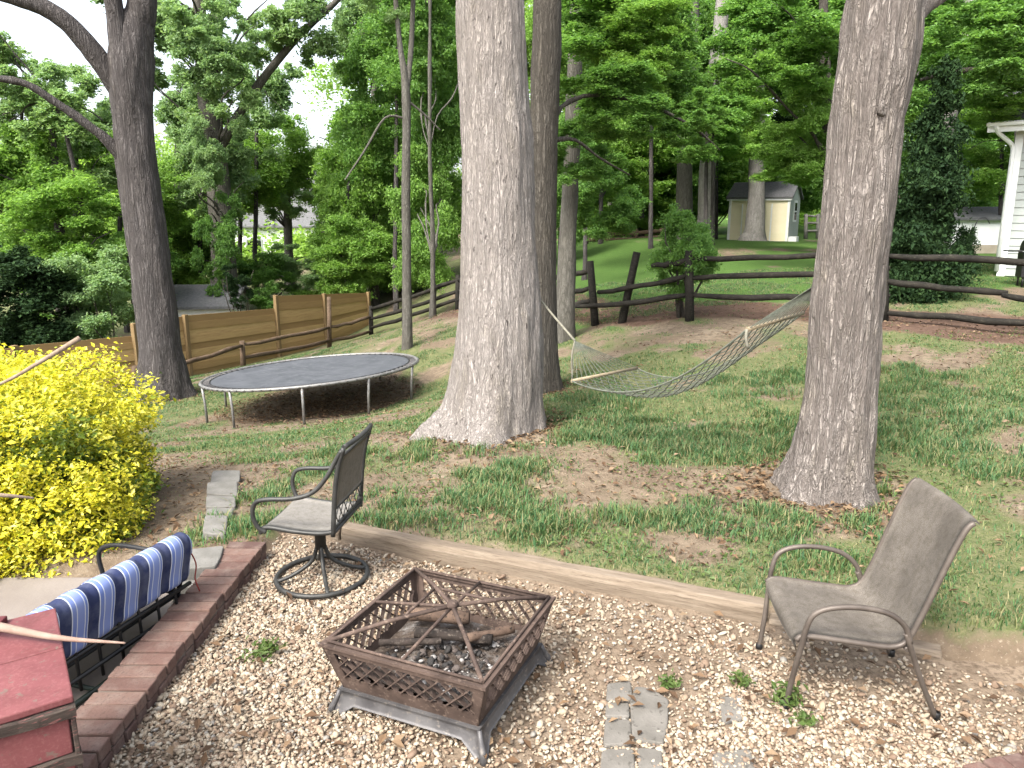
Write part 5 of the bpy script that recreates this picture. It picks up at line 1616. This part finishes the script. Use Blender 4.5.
back_tree("leafy_tree", "shady tree behind and right of the cream shed", [(850, 240, 12), (850, 180, 10), (850, 80, 8)], 42, 'bark_dark', [('round', 822, 175, 45, 52, 0, MM_), ('round', 770, 150, 60, 42, 3, B)])
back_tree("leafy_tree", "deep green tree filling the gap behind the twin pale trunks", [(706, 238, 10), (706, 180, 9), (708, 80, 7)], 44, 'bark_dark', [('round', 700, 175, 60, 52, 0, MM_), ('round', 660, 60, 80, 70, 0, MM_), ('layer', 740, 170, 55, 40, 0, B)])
# --- right of the leaning oak
back_tree("shade_tree", "overhanging shade tree whose leaves cover the top right corner", [(1130, 330, 40), (1120, 200, 36), (1105, 60, 30), (1090, -80, 24)], 15, 'bark_brown', [('layer', 985, 40, 85, 60, 0, MM_), ('layer', 1000, 95, 60, 26, 1, B), ('round', 930, 10, 60, 50, 3, MM_)], limbs=[([(1105, 60, 10), (1040, 75, 8), (970, 70, 6), (920, 80, 3)], 1.0)], autolimb=False)
back_tree("tall_tree", "pale trunk leaning behind the dark evergreen right of the leaning oak", [(930, 240, 18), (938, 180, 16), (950, 110, 15), (962, 50, 13), (975, -40, 11)], 27, 'bark_light', [('layer', 960, 165, 55, 50, 4, MM_), ('round', 925, 90, 50, 60, 3, B)], autolimb=False)
back_tree("leafy_tree", "light green tree behind the low white garage", [(985, 240, 10), (985, 180, 9), (985, 90, 7)], 38, 'bark_brown', [('round', 985, 165, 55, 48, 0, B), ('layer', 1010, 90, 60, 55, 0, MM_), ('round', 925, 190, 50, 45, 3, MM_)])

# --- trees merging into the green mass
def fill(label, group, lst):
    for (kind, px, py, rx, ry, Y, mat) in lst:
        tx = px if not (715 < px < 810) else (712 if px < 755 else 838)
        back_tree("leafy_tree", label, [(tx, 262, 4.5), (tx + 1, 200, 4), (tx + 2, min(190, py), 3), (tx + 3, min(180, py - 20), 2)], Y, 'bark_dark', [(kind, px, py, rx, ry, 0, mat)], group)
fill("leafy green tree merging into the dense foliage between the two big oaks", "trees in the foliage between the oaks", [
    ('layer', 585, 75, 60, 75, 22, B), ('round', 650, 50, 70, 75, 27, MM_), ('round', 715, 60, 60, 65, 37, MM_), ('layer', 848, 85, 60, 70, 30, B), ('layer', 560, 185, 42, 60, 27, MM_), ('round', 690, 115, 60, 55, 41, B),
    ('layer', 620, 165, 65, 45, 43, B), ('round', 845, 20, 90, 60, 28, MM_), ('layer', 660, 180, 50, 42, 37, MM_), ('layer', 705, 125, 55, 36, 25, MM_), ('layer', 750, 100, 50, 40, 27, B), ('layer', 790, 150, 50, 26, 24, B), ('layer', 640, 195, 60, 38, 35, B), ('round', 600, 140, 55, 50, 30, B), ('layer', 665, 215, 40, 26, 42, B)])
fill("leafy green tree merging into the dense foliage left of the big oak", "trees in the foliage left of the oak", [
    ('round', 352, 165, 58, 75, 33, B), ('layer', 430, 165, 52, 80, 31, B), ('round', 400, 255, 60, 46, 30, B), ('layer', 346, 245, 48, 52, 28, B), ('round', 440, 40, 50, 70, 29, MM_), ('layer', 395, 60, 60, 70, 27, MM_), ('layer', 330, 290, 46, 26, 31, B)])
fill("leafy green tree merging into the foliage above the board fence", "trees in the foliage above the board fence", [
    ('layer', 120, 195, 62, 62, 27, B), ('round', 240, 172, 56, 46, 33, B), ('airy', 75, 130, 75, 75, 26, PL), ('airy', 175, 110, 60, 75, 31, PL), ('round', 25, 235, 60, 50, 24, B), ('layer', 200, 250, 60, 42, 29, B), ('airy', 255, 90, 60, 75, 33, PL), ('layer', 130, 265, 50, 36, 24, MM_), ('airy', 20, 110, 60, 60, 25, PL), ('layer', 60, 290, 50, 30, 22, MM_)])
fill("leafy green tree merging into the foliage right of the leaning oak", "trees in the foliage right of the leaning oak", [
    ('round', 925, 60, 60, 65, 23, MM_), ('layer', 1000, 140, 62, 50, 27, B), ('round', 960, 110, 60, 60, 35, B), ('layer', 905, 150, 45, 65, 31, MM_), ('round', 1015, 45, 60, 60, 24, MM_), ('layer', 970, 200, 50, 36, 42, B)])

# --- shrubs and evergreens
def shrub(name, label, px, py, rx, ry, Y, mat, kind='round', cat="shrub", n_stem=6, bark='bark_brown'):
    c = at(px, py, Y); g = hz(c.x, c.y)
    root = tree(name, label, cat, None, (c.x, c.y, g))
    add_crown(root, (c.x, c.y, g), kind, px, py, rx, ry, Y, mat)
    mb = MB()
    m = mpp(px, py, Y)
    for k in range(n_stem):
        t_ = Vector((rnd.uniform(-.6, .6) * rx * m, rnd.uniform(-.6, .6) * rx * m, c.z - g + rnd.uniform(-.2, .6) * ry * m))
        pts, rad = limb_to((t_.x * .15, t_.y * .15, -.1), t_, .03, .006)
        mb.tube(pts, rad, 6)
    mb.build("stem", M[bark], root)
    return root
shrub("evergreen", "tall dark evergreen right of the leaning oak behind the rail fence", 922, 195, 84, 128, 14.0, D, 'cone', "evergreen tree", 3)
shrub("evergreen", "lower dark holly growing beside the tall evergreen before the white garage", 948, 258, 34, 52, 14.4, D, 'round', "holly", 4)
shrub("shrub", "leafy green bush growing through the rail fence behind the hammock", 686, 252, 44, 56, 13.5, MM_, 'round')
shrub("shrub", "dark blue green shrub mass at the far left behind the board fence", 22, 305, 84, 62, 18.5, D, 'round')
shrub("shrub", "grey green arching shrub left of the dark forked oak behind the board fence", 105, 305, 54, 52, 18.8, PL, 'layer')
shrub("shrub", "bright low shrub beside the outbuilding roof behind the tall board panels", 268, 300, 26, 20, 26.5, MM_, 'round')
shrub("shrub", "ivy mound on the right end of the outbuilding roof", 238, 285, 22, 26, 24.0, D, 'airy')
shrub("shrub", "pale green shrub behind the end of the board fence left of the sapling", 335, 282, 34, 22, 29, PL, 'layer')

# --- far woods closing the view
def far_woods():
    rg = np.random.default_rng(77)
    cl = []
    for k in range(190):
        px = rg.uniform(-120, 1150)
        Y = rg.uniform(46, 80)
        if px < 345:
            top = 150 + 25 * math.sin(px * .05) + (25 if 255 < px < 345 else 0) - (35 if px < 200 else 0)
        else: top = -70
        py = rg.uniform(top + 25, 262)
        cl.append(px_cluster(px, py, rg.uniform(38, 62), rg.uniform(24, 42), Y, 4.0))
    me = crown_mesh("far_woods", cl, 240000, .40, .4, .6, 5, .34, .55, .6, .3)
    o = link_mesh("far_woods", me, M['leaf_far'])
    tag(o, "green woods closing the view behind all the yards", "woods", kind='stuff')
far_woods()

# ------------------------------------------------------------------ hammock
M['rope'] = worn('cotton_rope', (0.19, 0.18, 0.14), (0.27, 0.26, 0.21), 40, .9, 0, .2)
M['rope_net'] = worn('grey_green_net_rope', (0.085, 0.095, 0.075), (0.16, 0.17, 0.135), 40, .9, 0, .2)
M['barwood'] = worn('varnished_bar', (0.25, 0.20, 0.125), (0.34, 0.28, 0.185), 12, .6, 0, .1)
n1a, n1b = at(572, 381, 6.55), at(637, 368, 7.40)
n2a, n2b = at(747, 329.5, 5.60), at(803, 313, 6.35)
ra = at(528, 284, 7.85); rb = at(836, 270, 5.95)
ring_a = at(575, 341, 7.25)
ring_b = rb.lerp((n2a + n2b) / 2, .12)
hm = thing("hammock", "rope net hammock with wooden spreader bars slung between the two oaks", "hammock", (n1a + n1b) / 2)
HO = (n1a + n1b) / 2
mb = MB(); mb.tube([n1a - HO, n1b - HO], .017, 8); mb.build("spreader_bar", M['barwood'], hm)
mb = MB(); mb.tube([n2a - HO, n2b - HO], .017, 8); mb.build("spreader_bar", M['barwood'], hm)
def bed(u, s_):
    """u along 0..1, s_ across 0..1"""
    a_ = n1a.lerp(n1b, s_); b_ = n2a.lerp(n2b, s_)
    p = a_.lerp(b_, u)
    sag = .17 + .12 * math.sin(math.pi * s_)
    p.z -= (sag + .09) * math.sin(math.pi * u) ** .9 * (1.15 - .3 * u)
    mid = n1a.lerp(n1b, .5).lerp(n2a.lerp(n2b, .5), u)
    k = 1 - .14 * math.sin(math.pi * u)
    p.x = mid.x + (p.x - mid.x) * k; p.y = mid.y + (p.y - mid.y) * k
    return p - HO
mb = MB()
NA = 10
step = 1.0 / NA
for sg in (1, -1):
    for k in range(-NA * 2, NA * 3):
        pts = []
        for q in range(0, 45):
            u = q / 44
            s_ = k * step + sg * u * 1.5
            if -0.001 <= s_ <= 1.001:
                p = bed(u, min(1, max(0, s_))); p.z += .003 * sg + .006 * math.sin(q * 2.1 + k)
                pts.append(p)
        if len(pts) > 2: mb.tube(pts, .0042, 4, caps=False)
mb.build("net", M['rope_net'], hm)
for s_ in (0, 1):
    mb = MB(); mb.tube([bed(u / 24, s_) for u in range(25)], .008, 6); mb.build("edge_rope", M['rope_net'], hm)
for (ea, eb, rg_) in ((n1a, n1b, ring_a), (n2a, n2b, ring_b)):
    mb = MB()
    for k in range(15):
        mb.tube([rg_ - HO, ea.lerp(eb, k / 14) - HO], .0042, 4, caps=False)
    mb.build("clew_strings", M['rope_net'], hm)
mb = MB(); mb.tube(spl([ra - HO, ra.lerp(ring_a, .5) - HO + Vector((0, 0, -.01)), ring_a - HO], 10), .012, 6); mb.build("hanging_rope", M['rope'], hm)
mb = MB(); mb.tube([rb - HO, ring_b - HO], .012, 6); mb.build("hanging_rope", M['rope'], hm)
mb = MB()
mb.tube(spl([ring_a - HO, ring_a - HO + Vector((-.03, -.02, -.15)), ring_a - HO + Vector((-.02, 0, -.38))], 8), .010, 6)
mb.tube(spl([n2a - HO, n2a - HO + Vector((-.01, -.02, -.06)), n2a - HO + Vector((.01, -.02, -.14))], 8), .012, 6); mb.build("loose_end", M['rope'], hm)

# ------------------------------------------------------------------ grass
def grass_field():
    rg = np.random.default_rng(31)
    n = 120000
    Y = rg.uniform(3.4, 20, n) ; X = rg.uniform(-1, 1, n) * (Y * .74 + .5)
    wgt = Y / 20.0
    c = cover(X, Y)
    lush = fbm(X * 1.1 + 40, Y * 1.1, octs=3, seed=55)
    p = np.maximum(c ** 1.5, .05) * np.minimum(1, (7.5 / Y) ** .9) * wgt * 2.3 * (.25 + .75 * sstep(.38, .6, fbm(X * 2.3, Y * 2.3 + 5, octs=3, seed=17)))
    p = p * np.where((X > 1.2) & (Y > 6.5) & (Y < 12), .6, 1.0)
    ok = rg.uniform(0, 1, n) < p
    # keep clear of the trunks
    for (x, y, r_) in ((-.15, 7.62, .66), (2.36, 5.62, .5), (.44, 9.7, .25)):
        ok &= np.hypot(X - x, Y - y) > r_
    X, Y, c, lush = X[ok], Y[ok], c[ok], lush[ok]
    # tufts: dense leafy clumps standing out of the short turf
    nt_ = 2600
    Tx = rg.uniform(-3.4, 5.2, nt_); Ty = rg.uniform(4.0, 9.2, nt_)
    f = fbm(Tx * 1.0 + 2, Ty * 1.0, octs=3, seed=61) * .6 + fbm(Tx * 3 + 2, Ty * 3, octs=2, seed=62) * .4
    zone = np.exp(-(((Tx + .15) / 2.6) ** 2 + ((Ty - 5.9) / 1.5) ** 2) ** 2) + .22 * (Tx > 1.8) + .35 * ((Tx > .6) & (Ty > 6.6))
    zone = zone + .9 * np.exp(-((Tx - 2.95) ** 2 + (Ty - 4.1) ** 2) / .35 ** 2)
    okt = (rg.uniform(0, 1, nt_) < 1.25 * zone * sstep(.47, .60, f)) & (Ty > pit_line(Tx) + .14) & ~((Tx < -2.25) & (Ty < 7))
    for (x, y, r_) in ((-.15, 7.62, .8), (2.36, 5.62, .62), (.44, 9.7, .3)):
        okt &= np.hypot(Tx - x, Ty - y) > r_
    Tx, Ty = Tx[okt], Ty[okt]
    Tx = np.concatenate([Tx, [-.55, -.25, .12, .45, 1.98, 2.12, 2.72, 2.85, 2.5, .75, -.85]]); Ty = np.concatenate([Ty, [6.85, 6.72, 6.78, 6.95, 5.05, 4.92, 5.1, 5.5, 4.95, 7.5, 7.05]])
    print("tufts", len(Tx))
    rT = rg.uniform(.09, .20, len(Tx))
    kT = 16
    ang_ = rg.uniform(0, 6.28, (len(Tx), kT)); rr_ = rT[:, None] * np.sqrt(rg.uniform(0, 1, (len(Tx), kT)))
    X2 = (Tx[:, None] + rr_ * np.cos(ang_)).ravel(); Y2 = (Ty[:, None] + rr_ * np.sin(ang_)).ravel()
    h2 = np.repeat(rg.uniform(.07, .135, len(Tx)), kT) * (1.05 - .55 * (rr_ / rT[:, None]).ravel())
    nb = 11
    m = len(X)
    near = 1 - sstep(7.0, 11, Y)
    clump = sstep(.45, .68, fbm(X * 3.1 + 11, Y * 3.1, octs=3, seed=91))
    hgt = (.022 + .022 * near * clump + .014 * c) * rg.uniform(.6, 1.3, m)
    sp_ = .05 + .05 * near
    X = np.concatenate([X, X2]); Y = np.concatenate([Y, Y2]); hgt = np.concatenate([hgt, h2]); sp_ = np.concatenate([sp_, np.full(len(X2), .030)]); m = len(X)
    bx = (X[:, None] + rg.normal(0, 1, (m, nb)) * sp_[:, None]).ravel()
    by2 = (Y[:, None] + rg.normal(0, 1, (m, nb)) * sp_[:, None]).ravel()
    keep = (by2 > pit_line(bx) + .1)
    hb = (hgt[:, None] * rg.uniform(.5, 1.25, (m, nb))).ravel()
    wd = np.repeat(.0028 + .0008 * Y / 5, nb) * rg.uniform(.7, 1.3, m * nb)
    bx, by2, hb, wd = bx[keep], by2[keep], hb[keep], wd[keep]
    k = len(bx)
    bz = H(bx, by2) - .01
    a_ = rg.uniform(0, 2 * np.pi, k)
    lean = rg.uniform(.15, .95, k) * hb
    dx, dy = np.cos(a_), np.sin(a_)
    sx_, sy_ = -dy * wd, dx * wd
    v0 = np.stack([bx - sx_, by2 - sy_, bz], 1); v1 = np.stack([bx + sx_, by2 + sy_, bz], 1)
    mx, my, mz = bx + dx * lean * .35, by2 + dy * lean * .35, bz + hb * .62
    v2 = np.stack([mx + sx_ * .8, my + sy_ * .8, mz], 1); v3 = np.stack([mx - sx_ * .8, my - sy_ * .8, mz], 1)
    tx, ty, tz = bx + dx * lean, by2 + dy * lean, bz + hb * (1 - .25 * lean / np.maximum(hb, 1e-4) * .5)
    v4 = np.stack([tx + sx_ * .15, ty + sy_ * .15, tz], 1); v5 = np.stack([tx - sx_ * .15, ty - sy_ * .15, tz], 1)
    V_ = np.stack([v0, v1, v2, v3, v4, v5], 1).reshape(-1, 3)
    i0 = np.arange(k) * 6
    F_ = np.concatenate([np.stack([i0, i0 + 1, i0 + 2, i0 + 3], 1), np.stack([i0 + 3, i0 + 2, i0 + 4, i0 + 5], 1)])
    print("grass blades", k)
    o = link_mesh("grass", np_mesh("grass", V_, F_, True), M['grass'])
    tag(o, "patchy green lawn grass growing in tufts between bare soil", "grass", kind='stuff')
grass_field()

def lawn_weeds():
    rg = np.random.default_rng(36)
    n = 26000
    Y = rg.uniform(3.6, 11, n); X = rg.uniform(-1, 1, n) * (Y * .72 + .3)
    f = fbm(X * 2.6 + 4, Y * 2.6, octs=3, seed=45)
    ok = (Y > pit_line(X) + .12) & (rg.uniform(0, 1, n) < .75 * sstep(.46, .62, f)) & ~((X < -2.3) & (Y < 7))
    for (x, y, r_) in ((-.15, 7.62, .6), (2.36, 5.62, .5)): ok &= np.hypot(X - x, Y - y) > r_
    X, Y = X[ok], Y[ok]
    C_ = np.stack([X, Y, H(X, Y) + rg.uniform(.004, .035, len(X))], 1)
    V_, F_ = leaf_arrays(C_, .034, .7, .62, rg, 0)
    o = link_mesh("lawn_weeds", np_mesh("lawn_weeds", V_, F_), M['weed'])
    tag(o, "small broad leaved weeds and clover scattered through the lawn", "weeds", kind='stuff')
lawn_weeds()

# ------------------------------------------------------------------ fallen leaves
def litter():
    rg = np.random.default_rng(64)
    P_ = []
    def put(x, y, dz=.012):
        P_.append(np.stack([x, y, H(x, y) + dz + rg.uniform(0, .02, len(x))], 1))
    n = 2600; r = rg.uniform(0, 1, n) ** .6; a_ = rg.uniform(0, 6.28, n)
    put(-3.35 + 1.75 * r * np.cos(a_), 12.7 + 1.6 * r * np.sin(a_))
    n = 9000; Y = rg.uniform(9, 24, n); X = rg.uniform(-6, 11, n)
    f = fence_strip(X, Y); ok = rg.uniform(0, 1, n) < f
    put(X[ok], Y[ok])
    for (bx, by, r0, r1, n) in ((-.15, 7.62, .50, 1.05, 900), (2.36, 5.62, .36, .85, 800), (.42, 9.7, .25, .6, 250), (-6.6, 14.3, .4, .9, 250)):
        a_ = rg.uniform(0, 6.28, n); r = r0 + (r1 - r0) * rg.uniform(0, 1, n) ** 1.8
        put(bx + r * np.cos(a_), by + r * np.sin(a_), .008)
    n = 5200; Y = rg.uniform(3.6, 12, n); X = rg.uniform(-1, 1, n) * (Y * .72 + .3); ok = (Y > pit_line(X) + .15) & (rg.uniform(0, 1, n) < 1.1 - cover(X, Y))
    put(X[ok], Y[ok])
    n = 9000; Y = rg.uniform(4, 9.5, n); X = rg.uniform(-1, 1, n) * (Y * .72 + .3); ok = (Y > pit_line(X) + .12) & (rg.uniform(0, 1, n) < 1.05 - cover(X, Y)) & (rg.uniform(0, 1, n) < .75)
    small = (X[ok], Y[ok])
    n = 700; Y = rg.uniform(1.8, 4.6, n); X = rg.uniform(-1.6, 3.2, n); ok = (Y < pit_line(X) - .1)
    x, y = X[ok], Y[ok]; P_.append(np.stack([x, y, bed_z(x, y) + .03 + rg.uniform(0, .012, len(x))], 1))
    C_ = np.concatenate(P_)
    V_, F_ = leaf_arrays(C_, .055, 1.2, .5, rg, 0)
    x, y = small; C2 = np.stack([x, y, H(x, y) + .008], 1)
    V2, F2 = leaf_arrays(C2, .034, 1.6, .34, rg, 0)
    F_ = np.concatenate([F_, F2 + len(V_)]); V_ = np.concatenate([V_, V2])
    o = link_mesh("fallen_leaves", np_mesh("fallen_leaves", V_, F_), M['dead_leaf'])
    tag(o, "brown fallen leaves lying under the trampoline, by the fence and on the gravel", "leaves", kind='stuff')
litter()

# ------------------------------------------------------------------ weeds in the gravel
def weed(label, px, py, r_, n, hgt, seed):
    p = on_z(px, py, 0.0)
    root = thing("weed", label, "weed", p, 0, "weeds growing in the gravel")
    rg = np.random.default_rng(seed)
    C_ = np.stack([rg.normal(0, r_ * .5, n), rg.normal(0, r_ * .5, n), rg.uniform(.01, hgt, n) + .012], 1)
    V_, F_ = leaf_arrays(C_, .040, .35, .42, rg, .2)
    link_mesh("foliage", np_mesh("weed_leaves", V_, F_), M['weed'], root)
    mb = MB()
    for k in range(9):
        q = C_[rg.integers(0, n)]
        mb.tube([(q[0] * .2, q[1] * .2, -.01), (q[0] * .6, q[1] * .6, q[2] * .7), tuple(q)], .0018, 4)
    mb.build("stem", M['weed'], root)
weed("pale green weed in the gravel left of the fire pit", 266, 655, .10, 100, .05, 1)
weed("bright weed at the foot of the near front leg of the sling chair", 786, 706, .07, 110, .09, 2)
weed("low dark weed just right of the near front leg of the sling chair", 803, 726, .05, 50, .04, 3)
weed("small weed beside the lone square paver", 740, 688, .05, 60, .05, 4)
weed("sprawling weed at the far right corner of the paved patch", 671, 687, .06, 50, .035, 5)
